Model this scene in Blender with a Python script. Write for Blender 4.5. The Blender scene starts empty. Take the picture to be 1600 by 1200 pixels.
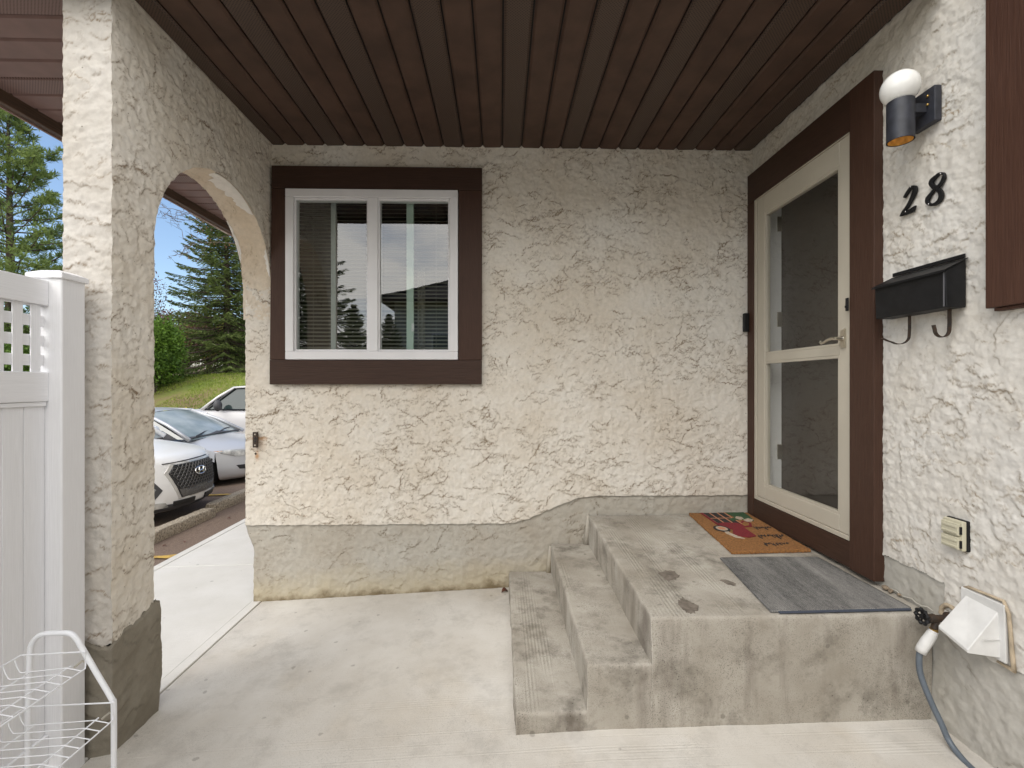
import bpy, math, random
import numpy as np
from mathutils import Vector, Matrix
random.seed(7); rng = np.random.default_rng(7)
S = bpy.context.scene; COL = S.collection
R = math.radians; PI = math.pi

# ------------------------------------------------------------------ camera, sky, sun, exposure
cam = bpy.data.cameras.new('camera'); co = bpy.data.objects.new('camera', cam); COL.objects.link(co)
cam.sensor_width = 36; cam.lens = 725/1600*36; cam.clip_start = .05; cam.clip_end = 900
co.location = (0, 0, 1.56); co.rotation_euler = (R(90), 0, -math.atan(18/725))
S.camera = co
SUN_EL, SUN_AZ = 46.0, 222.0      # azimuth clockwise from +y
W = bpy.data.worlds.new("World"); S.world = W; W.use_nodes = True
nt = W.node_tree; nt.nodes.clear(); N = nt.nodes.new; L = nt.links.new
out = N('ShaderNodeOutputWorld'); bg = N('ShaderNodeBackground'); bg.inputs[1].default_value = .135
sky = N('ShaderNodeTexSky'); sky.sky_type = 'NISHITA'; sky.sun_disc = False
sky.sun_elevation = R(SUN_EL); sky.sun_rotation = R(SUN_AZ); sky.air_density = 1.0; sky.dust_density = .6; sky.ozone_density = 1.6
tc = N('ShaderNodeTexCoord'); sep = N('ShaderNodeSeparateXYZ'); L(tc.outputs['Generated'], sep.inputs[0])
zc = N('ShaderNodeMath'); zc.operation = 'MAXIMUM'; L(sep.outputs[2], zc.inputs[0]); zc.inputs[1].default_value = .0
za = N('ShaderNodeMath'); za.operation = 'ADD'; L(zc.outputs[0], za.inputs[0]); za.inputs[1].default_value = .22
dx = N('ShaderNodeMath'); dx.operation = 'DIVIDE'; L(sep.outputs[0], dx.inputs[0]); L(za.outputs[0], dx.inputs[1])
dy = N('ShaderNodeMath'); dy.operation = 'DIVIDE'; L(sep.outputs[1], dy.inputs[0]); L(za.outputs[0], dy.inputs[1])
cmb = N('ShaderNodeCombineXYZ'); L(dx.outputs[0], cmb.inputs[0]); L(dy.outputs[0], cmb.inputs[1])
cn = N('ShaderNodeTexNoise'); cn.inputs['Scale'].default_value = .75; cn.inputs['Detail'].default_value = 7; cn.inputs['Roughness'].default_value = .55; cn.inputs['Distortion'].default_value = .4
L(cmb.outputs[0], cn.inputs['Vector'])
# broken cloud, thicker on the side the sun stands
bias = N('ShaderNodeMath'); bias.operation = 'MULTIPLY_ADD'; L(sep.outputs[1], bias.inputs[0]); bias.inputs[1].default_value = -.22; L(cn.outputs[0], bias.inputs[2])
cr = N('ShaderNodeValToRGB'); cr.color_ramp.elements[0].position = .42; cr.color_ramp.elements[1].position = .62
L(bias.outputs[0], cr.inputs[0])
mx = N('ShaderNodeMix'); mx.data_type = 'RGBA'
L(cr.outputs[0], mx.inputs[0]); L(sky.outputs[0], mx.inputs[6]); mx.inputs[7].default_value = (13.2, 12.9, 12.4, 1)
L(mx.outputs[2], bg.inputs[0]); L(bg.outputs[0], out.inputs[0])
sl = bpy.data.lights.new('sun', 'SUN'); sl.energy = .85; sl.angle = R(30); sl.color = (1, .96, .90)
so = bpy.data.objects.new('sun', sl); COL.objects.link(so)
_a = R(SUN_AZ); _e = R(SUN_EL)
sd = Vector((math.sin(_a)*math.cos(_e), math.cos(_a)*math.cos(_e), math.sin(_e)))
so.rotation_euler = sd.to_track_quat('Z', 'Y').to_euler(); so.location = sd*30
S.view_settings.view_transform = 'Standard'; S.view_settings.look = 'None'; S.view_settings.gamma = 1
S.view_settings.use_curve_mapping = False; S.view_settings.exposure = .60

# ------------------------------------------------------------------ noise
def _h(ix, iy, seed):
    n = (ix.astype(np.int64)*374761393 + iy.astype(np.int64)*668265263 + seed*1442695041) & 0xffffffff
    n = ((n ^ (n >> 13))*1274126177) & 0xffffffff
    n = n ^ (n >> 16)
    return (n & 0xffff)/65535.0*2*PI
def perlin(x, y, seed=0):
    x = np.asarray(x, float); y = np.asarray(y, float)
    ix = np.floor(x); iy = np.floor(y); fx = x-ix; fy = y-iy
    def g(a, b):
        t = _h(ix+a, iy+b, seed); return np.cos(t)*(fx-a)+np.sin(t)*(fy-b)
    u = fx*fx*fx*(fx*(fx*6-15)+10); v = fy*fy*fy*(fy*(fy*6-15)+10)
    return ((g(0,0)*(1-u)+g(1,0)*u)*(1-v)+(g(0,1)*(1-u)+g(1,1)*u)*v)*1.5
def fbm(x, y, seed=0, o=4, r=.5):
    s = 0; a = 1
    for k in range(o): s = s+a*perlin(x*2**k, y*2**k, seed+17*k); a *= r
    return s
def sstep(a, b, x): t = np.clip((x-a)/(b-a), 0, 1); return t*t*(3-2*t)
def stucco(u, v, seed, amp, cover=.0, K=3.2, dens=260, lmean=.05, res=.0028):
    """trowelled stucco: smooth skins that stop in thin ragged ledges; each ledge is laid into a height raster"""
    u = np.asarray(u, float); v = np.asarray(v, float); r_ = np.random.default_rng(seed)
    u0, v0 = u.min()-.02, v.min()-.02; W_, H_ = u.max()-u0+.02, v.max()-v0+.02
    span = max(W_, H_)
    if u.size/(W_*H_) < 12000: res = .008; dens = dens*.3
    nu_, nv_ = int(W_/res)+2, int(H_/res)+2; Hh = np.zeros((nu_, nv_), np.float32); Dd = np.zeros((nu_, nv_), np.float32)
    n_ = int(dens*W_*H_*1.9); cu = r_.uniform(u0, u0+W_, n_); cv = r_.uniform(v0, v0+H_, n_)
    clus = fbm(cu*2.6, cv*3.2, seed+9, 3, .55); keep = r_.random(n_) < np.clip(.50+clus*1.5+cover, .06, 1)
    for x0_, y0_ in zip(cu[keep], cv[keep]):
        Ln = min(.26, lmean*r_.lognormal(0, .62)); Ln = max(Ln, .012); big = Ln/.06
        an = r_.normal(.08, .42) if r_.random() < .80 else r_.uniform(0, PI); sg = -1 if r_.random() < .22 else 1
        rw = min(.05, r_.uniform(.10, .45)*Ln+.004); A = amp*r_.uniform(.35, 1.0)*min(1.15, .55+big*.35); sag = r_.normal(0, .16)*Ln
        R_ = Ln/2+.012+abs(sag)+rw*1.6
        i0, i1 = max(0, int((x0_-R_-u0)/res)), min(nu_, int((x0_+R_-u0)/res)+1); j0, j1 = max(0, int((y0_-R_-v0)/res)), min(nv_, int((y0_+R_-v0)/res)+1)
        if i1-i0 < 2 or j1-j0 < 2: continue
        gu = (u0+np.arange(i0, i1)*res-x0_)[:, None]; gv = (v0+np.arange(j0, j1)*res-y0_)[None, :]
        ca, sa = math.cos(an), math.sin(an); p_ = gu*ca+gv*sa; t_ = (-gu*sa+gv*ca)*sg; q = p_/Ln*2
        m_ = 24; kn = np.linspace(-1.05, 1.05, m_); nz = r_.normal(0, 1, m_); nz = nz+.8*np.convolve(r_.normal(0, 1, m_+4), np.ones(5)/2.2, 'valid')
        rag = np.interp(q.ravel(), kn, nz).reshape(q.shape)*min(.0045, .07*Ln+.0008)
        t0 = sag*(1-q*q)+rag; dt = t_-t0
        tap = np.clip(1-q*q, 0, 1)**.45; brk = np.interp(q.ravel(), kn, np.clip(r_.normal(.9, .45, m_), 0, 1)).reshape(q.shape)
        hgt = A*tap*np.where(dt > 0, np.exp(-dt/rw), 0)*(.45+.55*brk)
        sl = Hh[i0:i1, j0:j1]; np.maximum(sl, hgt, out=sl)
        dl = Dd[i0:i1, j0:j1]; np.maximum(dl, tap*brk*np.exp(-((dt+res*.5)/(res*.95))**2)*min(1, .45+big*.35), out=dl)  # dark line under each ledge: brown dirt plus the ledge's shadow painted in
    iu = np.clip(((u-u0)/res), 0, nu_-1.001); iv = np.clip(((v-v0)/res), 0, nv_-1.001); a0 = iu.astype(int); b0 = iv.astype(int); fu = iu-a0; fv = iv-b0
    def smp(G): return (G[a0, b0]*(1-fu)+G[a0+1, b0]*fu)*(1-fv)+(G[a0, b0+1]*(1-fu)+G[a0+1, b0+1]*fu)*fv
    h = smp(Hh); d = smp(Dd)*1.25
    pit = sstep(.18, .5, fbm(u*6, v*6, seed+61, 4, .6)); g_ = fbm(u*60, v*60, seed+70, 3, .6)
    h = h+amp*.16*pit*g_+amp*.03*g_+amp*.13*fbm(u*2.2, v*2.2, seed+80, 3)
    d = d+pit*.35*sstep(.35, .7, -g_)
    return h, np.clip(d, 0, 1)
def wob(P, a=.0035, f=22, seed=3):
    x, y, z = P[:, 0], P[:, 1], P[:, 2]
    D = np.stack([fbm(y*f+x*f*.6, z*f+x*f*.3, seed, 3), fbm(x*f+5+y*f*.5, z*f, seed+1, 3), fbm(x*f+y*f, z*f+9, seed+2, 3)], 1)
    return P+D*a

# ------------------------------------------------------------------ mesh helpers
ORG = {}
class MB:
    def __init__(s): s.v = []; s.f = []
    def add(s, vs, fs):
        b = len(s.v); s.v += [tuple(p) for p in vs]; s.f += [tuple(i+b for i in f) for f in fs]; return s
    def box(s, x0, x1, y0, y1, z0, z1):
        return s.add([(x0,y0,z0),(x1,y0,z0),(x1,y1,z0),(x0,y1,z0),(x0,y0,z1),(x1,y0,z1),(x1,y1,z1),(x0,y1,z1)],
                     [(0,3,2,1),(4,5,6,7),(0,1,5,4),(1,2,6,5),(2,3,7,6),(3,0,4,7)])
    def prism(s, poly, d, flip=False):          # poly: 3-D points, extruded by vector d
        n = len(poly); a = [Vector(p) for p in poly]; d = Vector(d)
        s.add([tuple(p) for p in a]+[tuple(p+d) for p in a], [tuple(range(n)), tuple(range(2*n-1, n-1, -1))]+[(i, n+i, n+(i+1) % n, (i+1) % n) for i in range(n)])
        return s
    def tube(s, path, r, seg=8, closed=False, cap=True):
        path = [Vector(p) for p in path]; n = len(path); rs = r if isinstance(r, (list, tuple)) else [r]*n
        b = len(s.v); up = None
        for i, p in enumerate(path):
            if closed: t = path[(i+1) % n]-path[i-1]
            else: t = path[min(i+1, n-1)]-path[max(i-1, 0)]
            t.normalize()
            if up is None: up = Vector((0,0,1)) if abs(t.z) < .9 else Vector((1,0,0))
            a = t.cross(up); a.normalize(); c = a.cross(t); up = c
            for k in range(seg):
                q = 2*PI*k/seg; s.v.append(tuple(p+(a*math.cos(q)+c*math.sin(q))*rs[i]))
        for i in range(n if closed else n-1):
            for k in range(seg):
                i2 = (i+1) % n
                s.f.append((b+i*seg+k, b+i*seg+(k+1) % seg, b+i2*seg+(k+1) % seg, b+i2*seg+k))
        if cap and not closed:
            s.f.append(tuple(b+k for k in range(seg))[::-1]); s.f.append(tuple(b+(n-1)*seg+k for k in range(seg)))
        return s
    def lathe(s, prof, c, ax='z', seg=32, cap=True):    # prof: (r, h)
        b = len(s.v); c = Vector(c)
        for r, h in prof:
            for k in range(seg):
                q = 2*PI*k/seg; a, e = r*math.cos(q), r*math.sin(q)
                p = {'z': (a, e, h), 'x': (h, a, e), 'y': (a, h, e)}[ax]
                s.v.append(tuple(c+Vector(p)))
        for i in range(len(prof)-1):
            for k in range(seg): s.f.append((b+i*seg+k, b+i*seg+(k+1) % seg, b+(i+1)*seg+(k+1) % seg, b+(i+1)*seg+k))
        if cap:
            if prof[0][0] > 1e-5: s.f.append(tuple(b+k for k in range(seg))[::-1])
            if prof[-1][0] > 1e-5: s.f.append(tuple(b+(len(prof)-1)*seg+k for k in range(seg)))
        return s
    def ell(s, c, rad, nu=16, nv=10):
        b = len(s.v)
        for i in range(nv+1):
            t = PI*i/nv
            for k in range(nu):
                q = 2*PI*k/nu; s.v.append((c[0]+rad[0]*math.sin(t)*math.cos(q), c[1]+rad[1]*math.sin(t)*math.sin(q), c[2]+rad[2]*math.cos(t)))
        for i in range(nv):
            for k in range(nu): s.f.append((b+i*nu+k, b+(i+1)*nu+k, b+(i+1)*nu+(k+1) % nu, b+i*nu+(k+1) % nu))
        return s
def fast_mesh(name, V, F, smooth=False, attr=None):
    V = np.asarray(V, np.float32); F = np.asarray(F, np.int32); k = F.shape[1]
    me = bpy.data.meshes.new(name); me.vertices.add(len(V)); me.vertices.foreach_set('co', V.ravel())
    me.loops.add(F.size); me.loops.foreach_set('vertex_index', F.ravel())
    me.polygons.add(len(F)); me.polygons.foreach_set('loop_start', np.arange(0, F.size, k, dtype=np.int32))
    me.polygons.foreach_set('loop_total', np.full(len(F), k, np.int32))
    if smooth: me.polygons.foreach_set('use_smooth', np.ones(len(F), bool))
    me.update(calc_edges=True)
    if attr:
        for n_, d_ in attr.items():
            a = me.attributes.new(n_, 'FLOAT', 'POINT'); a.data.foreach_set('value', np.asarray(d_, np.float32))
    return me
def link(name, me, mat, parent=None, smooth=False, bevel=0, seg=2, auto=None):
    o = bpy.data.objects.new(name, me); COL.objects.link(o)
    if mat: me.materials.append(mat)
    if parent is not None:
        org = ORG.get(parent.name)
        if org is None: org = ORG.get('@'+parent.name)
        if org is not None:
            me.transform(Matrix.Translation(-Vector(org))); ORG[o.name] = org
        o.parent = parent
    if smooth: me.polygons.foreach_set('use_smooth', np.ones(len(me.polygons), bool))
    if bevel:
        m = o.modifiers.new('bevel', 'BEVEL'); m.width = bevel; m.segments = seg; m.limit_method = 'ANGLE'; m.angle_limit = R(40)
    if auto is not None:
        try:
            me.polygons.foreach_set('use_smooth', np.ones(len(me.polygons), bool)); me.set_sharp_from_angle(angle=R(auto))
        except Exception: pass
    return o
def part(name, mb, mat, parent=None, **k):
    me = bpy.data.meshes.new(name); me.from_pydata(mb.v, [], mb.f); me.update()
    return link(name, me, mat, parent, **k)
def thing(name, label, cat, loc=(0,0,0), rz=0, group=None, world=False):
    o = bpy.data.objects.new(name, None); COL.objects.link(o); o.location = loc; o.rotation_euler = (0, 0, rz)
    o.empty_display_size = .1
    o['label'] = label; o['category'] = cat
    if group: o['group'] = group
    if world: ORG[o.name] = tuple(loc)
    return o
def tag(o, label, cat, group=None):
    o['label'] = label; o['category'] = cat
    if group: o['group'] = group
    return o
def struct(o): o['kind'] = 'structure'; return o
def stuff(o): o['kind'] = 'stuff'; return o
def grid_faces(nu, nv):
    i = np.arange(nu-1)[:, None]; j = np.arange(nv-1)[None, :]
    a = (i*nv+j); return np.stack([a, a+nv, a+nv+1, a+1], -1).reshape(-1, 4)

# ------------------------------------------------------------------ materials
def nodes(name):
    m = bpy.data.materials.new(name); m.use_nodes = True; t = m.node_tree
    return m, t, t.nodes['Principled BSDF'], t.nodes.new, t.links.new
def c4(c): return (c[0], c[1], c[2], 1)
def mat(name, col, rough=.6, metal=0, var=.0, vs=6, bump=0, bs=60, col2=None, spec=None, stretch=None, detail=4, bdet=3):
    m, t, p, N, L = nodes(name)
    p.inputs['Base Color'].default_value = c4(col); p.inputs['Roughness'].default_value = rough; p.inputs['Metallic'].default_value = metal
    if spec is not None: p.inputs['Specular IOR Level'].default_value = spec
    tcn = N('ShaderNodeTexCoord'); src = tcn.outputs['Object']
    if stretch:
        mp = N('ShaderNodeMapping'); L(src, mp.inputs[0]); mp.inputs['Scale'].default_value = stretch; src = mp.outputs[0]
    if var or col2:
        n = N('ShaderNodeTexNoise'); n.inputs['Scale'].default_value = vs; n.inputs['Detail'].default_value = detail; L(src, n.inputs['Vector'])
        r = N('ShaderNodeValToRGB'); L(n.outputs[0], r.inputs[0]); r.color_ramp.elements[0].position = .3; r.color_ramp.elements[1].position = .7
        a = col2 if col2 else tuple(c*(1-var) for c in col); b = col if col2 else tuple(min(1, c*(1+var)) for c in col)
        r.color_ramp.elements[0].color = c4(a); r.color_ramp.elements[1].color = c4(b); L(r.outputs[0], p.inputs['Base Color'])
    if bump:
        n2 = N('ShaderNodeTexNoise'); n2.inputs['Scale'].default_value = bs; n2.inputs['Detail'].default_value = bdet; L(src, n2.inputs['Vector'])
        bm = N('ShaderNodeBump'); bm.inputs['Strength'].default_value = 1; bm.inputs['Distance'].default_value = bump; L(n2.outputs[0], bm.inputs['Height']); L(bm.outputs[0], p.inputs['Normal'])
    return m
def stucco_mat(name, base, warm, crust, grain=.0009, stain_shade=.5, lowstain=None):
    m, t, p, N, L = nodes(name); p.inputs['Roughness'].default_value = .92; p.inputs['Specular IOR Level'].default_value = .15
    g = N('ShaderNodeNewGeometry'); pos = g.outputs['Position']
    n = N('ShaderNodeTexNoise'); n.inputs['Scale'].default_value = 1.6; n.inputs['Detail'].default_value = 6; n.inputs['Roughness'].default_value = .65; L(pos, n.inputs['Vector'])
    r = N('ShaderNodeValToRGB'); L(n.outputs[0], r.inputs[0]); r.color_ramp.elements[0].position = .36; r.color_ramp.elements[1].position = .62
    r.color_ramp.elements[0].color = c4(base); r.color_ramp.elements[1].color = c4(warm)
    # fine mottling
    n2 = N('ShaderNodeTexNoise'); n2.inputs['Scale'].default_value = 38; n2.inputs['Detail'].default_value = 5; n2.inputs['Roughness'].default_value = .7; L(pos, n2.inputs['Vector'])
    mr = N('ShaderNodeMapRange'); L(n2.outputs[0], mr.inputs[0]); mr.inputs[1].default_value = .3; mr.inputs[2].default_value = .7; mr.inputs[3].default_value = .90; mr.inputs[4].default_value = 1.05
    mm = N('ShaderNodeMix'); mm.data_type = 'RGBA'; mm.blend_type = 'MULTIPLY'; mm.inputs[0].default_value = 1; L(r.outputs[0], mm.inputs[6]); L(mr.outputs[0], mm.inputs[7])
    at = N('ShaderNodeAttribute'); at.attribute_name = 'dirt_shade_tone'  # ledge dirt, with the shadow of the ledge put into the colour
    n3 = N('ShaderNodeTexNoise'); n3.inputs['Scale'].default_value = 9; n3.inputs['Detail'].default_value = 4; L(pos, n3.inputs['Vector'])
    k = N('ShaderNodeMath'); k.operation = 'MULTIPLY'; L(at.outputs['Fac'], k.inputs[0]); L(n3.outputs[0], k.inputs[1])
    k2 = N('ShaderNodeMath'); k2.operation = 'MULTIPLY'; k2.use_clamp = True; L(k.outputs[0], k2.inputs[0]); k2.inputs[1].default_value = stain_shade*1.9
    md = N('ShaderNodeMix'); md.data_type = 'RGBA'; L(k2.outputs[0], md.inputs[0]); L(mm.outputs[2], md.inputs[6]); md.inputs[7].default_value = c4(crust)  # crust: colour of the ledge dirt and the painted ledge shadow
    last = md.outputs[2]
    # scattered small dark pits and fly specks
    v = N('ShaderNodeTexVoronoi'); v.inputs['Scale'].default_value = 26; L(pos, v.inputs['Vector'])
    s1 = N('ShaderNodeMath'); s1.operation = 'LESS_THAN'; L(v.outputs['Distance'], s1.inputs[0]); s1.inputs[1].default_value = .085
    sc = N('ShaderNodeSeparateColor'); L(v.outputs['Color'], sc.inputs[0])
    s2 = N('ShaderNodeMath'); s2.operation = 'LESS_THAN'; L(sc.outputs[0], s2.inputs[0]); s2.inputs[1].default_value = .16
    s3 = N('ShaderNodeMath'); s3.operation = 'MULTIPLY'; L(s1.outputs[0], s3.inputs[0]); L(s2.outputs[0], s3.inputs[1])
    s4 = N('ShaderNodeMath'); s4.operation = 'MULTIPLY'; L(s3.outputs[0], s4.inputs[0]); s4.inputs[1].default_value = .6
    me_ = N('ShaderNodeMix'); me_.data_type = 'RGBA'; L(s4.outputs[0], me_.inputs[0]); L(last, me_.inputs[6]); me_.inputs[7].default_value = c4(tuple(c*.35 for c in crust)); last = me_.outputs[2]
    if name == 'stucco':     # rust that ran from the hinge plate and the nail
        for (cx_, cz_, rx_, rz_, st__) in ((-1.665, 1.185, .075, .018, .8), (-1.672, 1.065, .018, .045, .85), (-1.66, 1.15, .06, .06, .35)):
            sb = N('ShaderNodeVectorMath'); sb.operation = 'SUBTRACT'; L(pos, sb.inputs[0]); sb.inputs[1].default_value = (cx_, 3.22, cz_)
            ms_ = N('ShaderNodeVectorMath'); ms_.operation = 'MULTIPLY'; L(sb.outputs[0], ms_.inputs[0]); ms_.inputs[1].default_value = (1/rx_, 0, 1/rz_)
            ln_ = N('ShaderNodeVectorMath'); ln_.operation = 'LENGTH'; L(ms_.outputs[0], ln_.inputs[0])
            aq = N('ShaderNodeMath'); aq.operation = 'MULTIPLY_ADD'; L(n2.outputs[0], aq.inputs[0]); aq.inputs[1].default_value = 1.3; L(ln_.outputs['Value'], aq.inputs[2])
            qq_ = N('ShaderNodeMapRange'); L(aq.outputs[0], qq_.inputs[0]); qq_.inputs[1].default_value = .8; qq_.inputs[2].default_value = 1.7; qq_.inputs[3].default_value = st__; qq_.inputs[4].default_value = 0
            mr_ = N('ShaderNodeMix'); mr_.data_type = 'RGBA'; L(qq_.outputs[0], mr_.inputs[0]); L(last, mr_.inputs[6]); mr_.inputs[7].default_value = (.42, .22, .09, 1); last = mr_.outputs[2]
    if lowstain:     # damp algae band whose height follows its own ragged noise, z range
        sp = N('ShaderNodeSeparateXYZ'); L(pos, sp.inputs[0])
        ns = N('ShaderNodeTexNoise'); ns.inputs['Scale'].default_value = 6; ns.inputs['Detail'].default_value = 6; ns.inputs['Roughness'].default_value = .7; L(pos, ns.inputs['Vector'])
        a1 = N('ShaderNodeMath'); a1.operation = 'MULTIPLY_ADD'; L(sp.outputs[0], a1.inputs[0]); a1.inputs[1].default_value = -.047; L(sp.outputs[2], a1.inputs[2])
        a2 = N('ShaderNodeMath'); a2.operation = 'MULTIPLY_ADD'; L(ns.outputs[0], a2.inputs[0]); a2.inputs[1].default_value = -.22; L(a1.outputs[0], a2.inputs[2])
        for (z0, z1, colr, fac) in ((.06, .25, (.47, .40, .26), .6), (.02, .075, (.15, .11, .06), .85)):
            q = N('ShaderNodeMapRange'); L(a2.outputs[0], q.inputs[0]); q.inputs[1].default_value = z0; q.inputs[2].default_value = z1; q.inputs[3].default_value = fac; q.inputs[4].default_value = 0
            ml = N('ShaderNodeMix'); ml.data_type = 'RGBA'; L(q.outputs[0], ml.inputs[0]); L(last, ml.inputs[6]); ml.inputs[7].default_value = c4(colr); last = ml.outputs[2]
    L(last, p.inputs['Base Color'])
    nb = N('ShaderNodeTexNoise'); nb.inputs['Scale'].default_value = 150; nb.inputs['Detail'].default_value = 4; nb.inputs['Roughness'].default_value = .65; L(pos, nb.inputs['Vector'])
    bm = N('ShaderNodeBump'); bm.inputs['Strength'].default_value = 1; bm.inputs['Distance'].default_value = grain; L(nb.outputs[0], bm.inputs['Height']); L(bm.outputs[0], p.inputs['Normal'])
    return m
def concrete_mat(name, a, b, specks=.5, lines=None, streak=0, edge=None, grain=.0007, rust=0):
    m, t, p, N, L = nodes(name); p.inputs['Roughness'].default_value = .88; p.inputs['Specular IOR Level'].default_value = .25
    g = N('ShaderNodeNewGeometry'); pos = g.outputs['Position']; last = None
    n = N('ShaderNodeTexNoise'); n.inputs['Scale'].default_value = 2.3; n.inputs['Detail'].default_value = 7; n.inputs['Roughness'].default_value = .62; L(pos, n.inputs['Vector'])
    r = N('ShaderNodeValToRGB'); L(n.outputs[0], r.inputs[0]); r.color_ramp.elements[0].position = .33; r.color_ramp.elements[1].position = .66
    r.color_ramp.elements[0].color = c4(b); r.color_ramp.elements[1].color = c4(a); last = r.outputs[0]
    def over(fac, colr, mode='MIX'):
        nonlocal last
        q = N('ShaderNodeMix'); q.data_type = 'RGBA'; q.blend_type = mode; L(fac, q.inputs[0]); L(last, q.inputs[6]); q.inputs[7].default_value = c4(colr); last = q.outputs[2]
    # sandy grit, fine
    n2 = N('ShaderNodeTexNoise'); n2.inputs['Scale'].default_value = 230; n2.inputs['Detail'].default_value = 3; n2.inputs['Roughness'].default_value = .7; L(pos, n2.inputs['Vector'])
    q2 = N('ShaderNodeMapRange'); L(n2.outputs[0], q2.inputs[0]); q2.inputs[1].default_value = .54; q2.inputs[2].default_value = .64; q2.inputs[3].default_value = 0; q2.inputs[4].default_value = .62*specks+.12
    wm = N('ShaderNodeTexNoise'); wm.inputs['Scale'].default_value = 3.3; wm.inputs['Detail'].default_value = 5; wm.inputs['Roughness'].default_value = .65; L(pos, wm.inputs['Vector'])
    wq = N('ShaderNodeMapRange'); L(wm.outputs[0], wq.inputs[0]); wq.inputs[1].default_value = .42; wq.inputs[2].default_value = .62; wq.inputs[3].default_value = .15; wq.inputs[4].default_value = 1
    wx_ = N('ShaderNodeMath'); wx_.operation = 'MULTIPLY'; L(q2.outputs[0], wx_.inputs[0]); L(wq.outputs[0], wx_.inputs[1]); over(wx_.outputs[0], tuple(c*.40 for c in b))
    # worn patches where the paste is gone, with dark pits in them
    n3 = N('ShaderNodeTexNoise'); n3.inputs['Scale'].default_value = 5.5; n3.inputs['Detail'].default_value = 8; n3.inputs['Roughness'].default_value = .72; L(pos, n3.inputs['Vector'])
    q3 = N('ShaderNodeMapRange'); L(n3.outputs[0], q3.inputs[0]); q3.inputs[1].default_value = .50; q3.inputs[2].default_value = .68; q3.inputs[3].default_value = 0; q3.inputs[4].default_value = .68*specks
    over(q3.outputs[0], tuple(c*.55 for c in b))
    vp = N('ShaderNodeTexVoronoi'); vp.inputs['Scale'].default_value = 75; L(pos, vp.inputs['Vector'])
    pl = N('ShaderNodeMapRange'); L(vp.outputs['Distance'], pl.inputs[0]); pl.inputs[1].default_value = .12; pl.inputs[2].default_value = .26; pl.inputs[3].default_value = .75*min(1, specks); pl.inputs[4].default_value = 0
    pc = N('ShaderNodeSeparateColor'); L(vp.outputs['Color'], pc.inputs[0]); pt = N('ShaderNodeMapRange'); L(pc.outputs[0], pt.inputs[0]); pt.inputs[1].default_value = .42; pt.inputs[2].default_value = .48; pt.inputs[3].default_value = 1; pt.inputs[4].default_value = 0
    pm = N('ShaderNodeMath'); pm.operation = 'MULTIPLY'; L(pl.outputs[0], pm.inputs[0]); L(pt.outputs[0], pm.inputs[1]); pn = N('ShaderNodeMath'); pn.operation = 'MULTIPLY'; L(pm.outputs[0], pn.inputs[0]); L(q3.outputs[0], pn.inputs[1])
    pk_ = N('ShaderNodeMath'); pk_.operation = 'MULTIPLY'; pk_.use_clamp = True; L(pn.outputs[0], pk_.inputs[0]); pk_.inputs[1].default_value = 2.2
    if specks > .6: over(pk_.outputs[0], tuple(c*.30 for c in b))
    # separate small blotches
    v = N('ShaderNodeTexVoronoi'); v.inputs['Scale'].default_value = 9; L(pos, v.inputs['Vector'])
    nv = N('ShaderNodeTexNoise'); nv.inputs['Scale'].default_value = 30; nv.inputs['Detail'].default_value = 3; L(pos, nv.inputs['Vector'])
    va = N('ShaderNodeMath'); va.operation = 'MULTIPLY_ADD'; L(nv.outputs[0], va.inputs[0]); va.inputs[1].default_value = .35; L(v.outputs['Distance'], va.inputs[2])
    s1 = N('ShaderNodeMapRange'); L(va.outputs[0], s1.inputs[0]); s1.inputs[1].default_value = .235; s1.inputs[2].default_value = .265; s1.inputs[3].default_value = 1; s1.inputs[4].default_value = 0
    sc = N('ShaderNodeSeparateColor'); L(v.outputs['Color'], sc.inputs[0])
    s2 = N('ShaderNodeMapRange'); L(sc.outputs[0], s2.inputs[0]); s2.inputs[1].default_value = .62; s2.inputs[2].default_value = .7; s2.inputs[3].default_value = .5; s2.inputs[4].default_value = 0
    s3 = N('ShaderNodeMath'); s3.operation = 'MULTIPLY'; L(s1.outputs[0], s3.inputs[0]); L(s2.outputs[0], s3.inputs[1]); over(s3.outputs[0], tuple(c*.45 for c in b))
    sp = N('ShaderNodeSeparateXYZ'); L(pos, sp.inputs[0])
    if streak:       # water runs down the cast face
        mp = N('ShaderNodeMapping'); L(pos, mp.inputs[0]); mp.inputs['Scale'].default_value = (8, 8, 1.1)
        ns = N('ShaderNodeTexNoise'); ns.inputs['Scale'].default_value = 1; ns.inputs['Detail'].default_value = 6; ns.inputs['Roughness'].default_value = .62; L(mp.outputs[0], ns.inputs['Vector'])
        qs = N('ShaderNodeMapRange'); L(ns.outputs[0], qs.inputs[0]); qs.inputs[1].default_value = .5; qs.inputs[2].default_value = .74; qs.inputs[3].default_value = 0; qs.inputs[4].default_value = streak
        nz = N('ShaderNodeMath'); nz.operation = 'ABSOLUTE'; sn = N('ShaderNodeSeparateXYZ'); L(g.outputs['Normal'], sn.inputs[0]); L(sn.outputs[2], nz.inputs[0])
        inv = N('ShaderNodeMath'); inv.operation = 'SUBTRACT'; inv.inputs[0].default_value = 1; L(nz.outputs[0], inv.inputs[1]); inv.use_clamp = True
        ms = N('ShaderNodeMath'); ms.operation = 'MULTIPLY'; L(qs.outputs[0], ms.inputs[0]); L(inv.outputs[0], ms.inputs[1]); over(ms.outputs[0], (.13, .105, .085))
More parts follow.
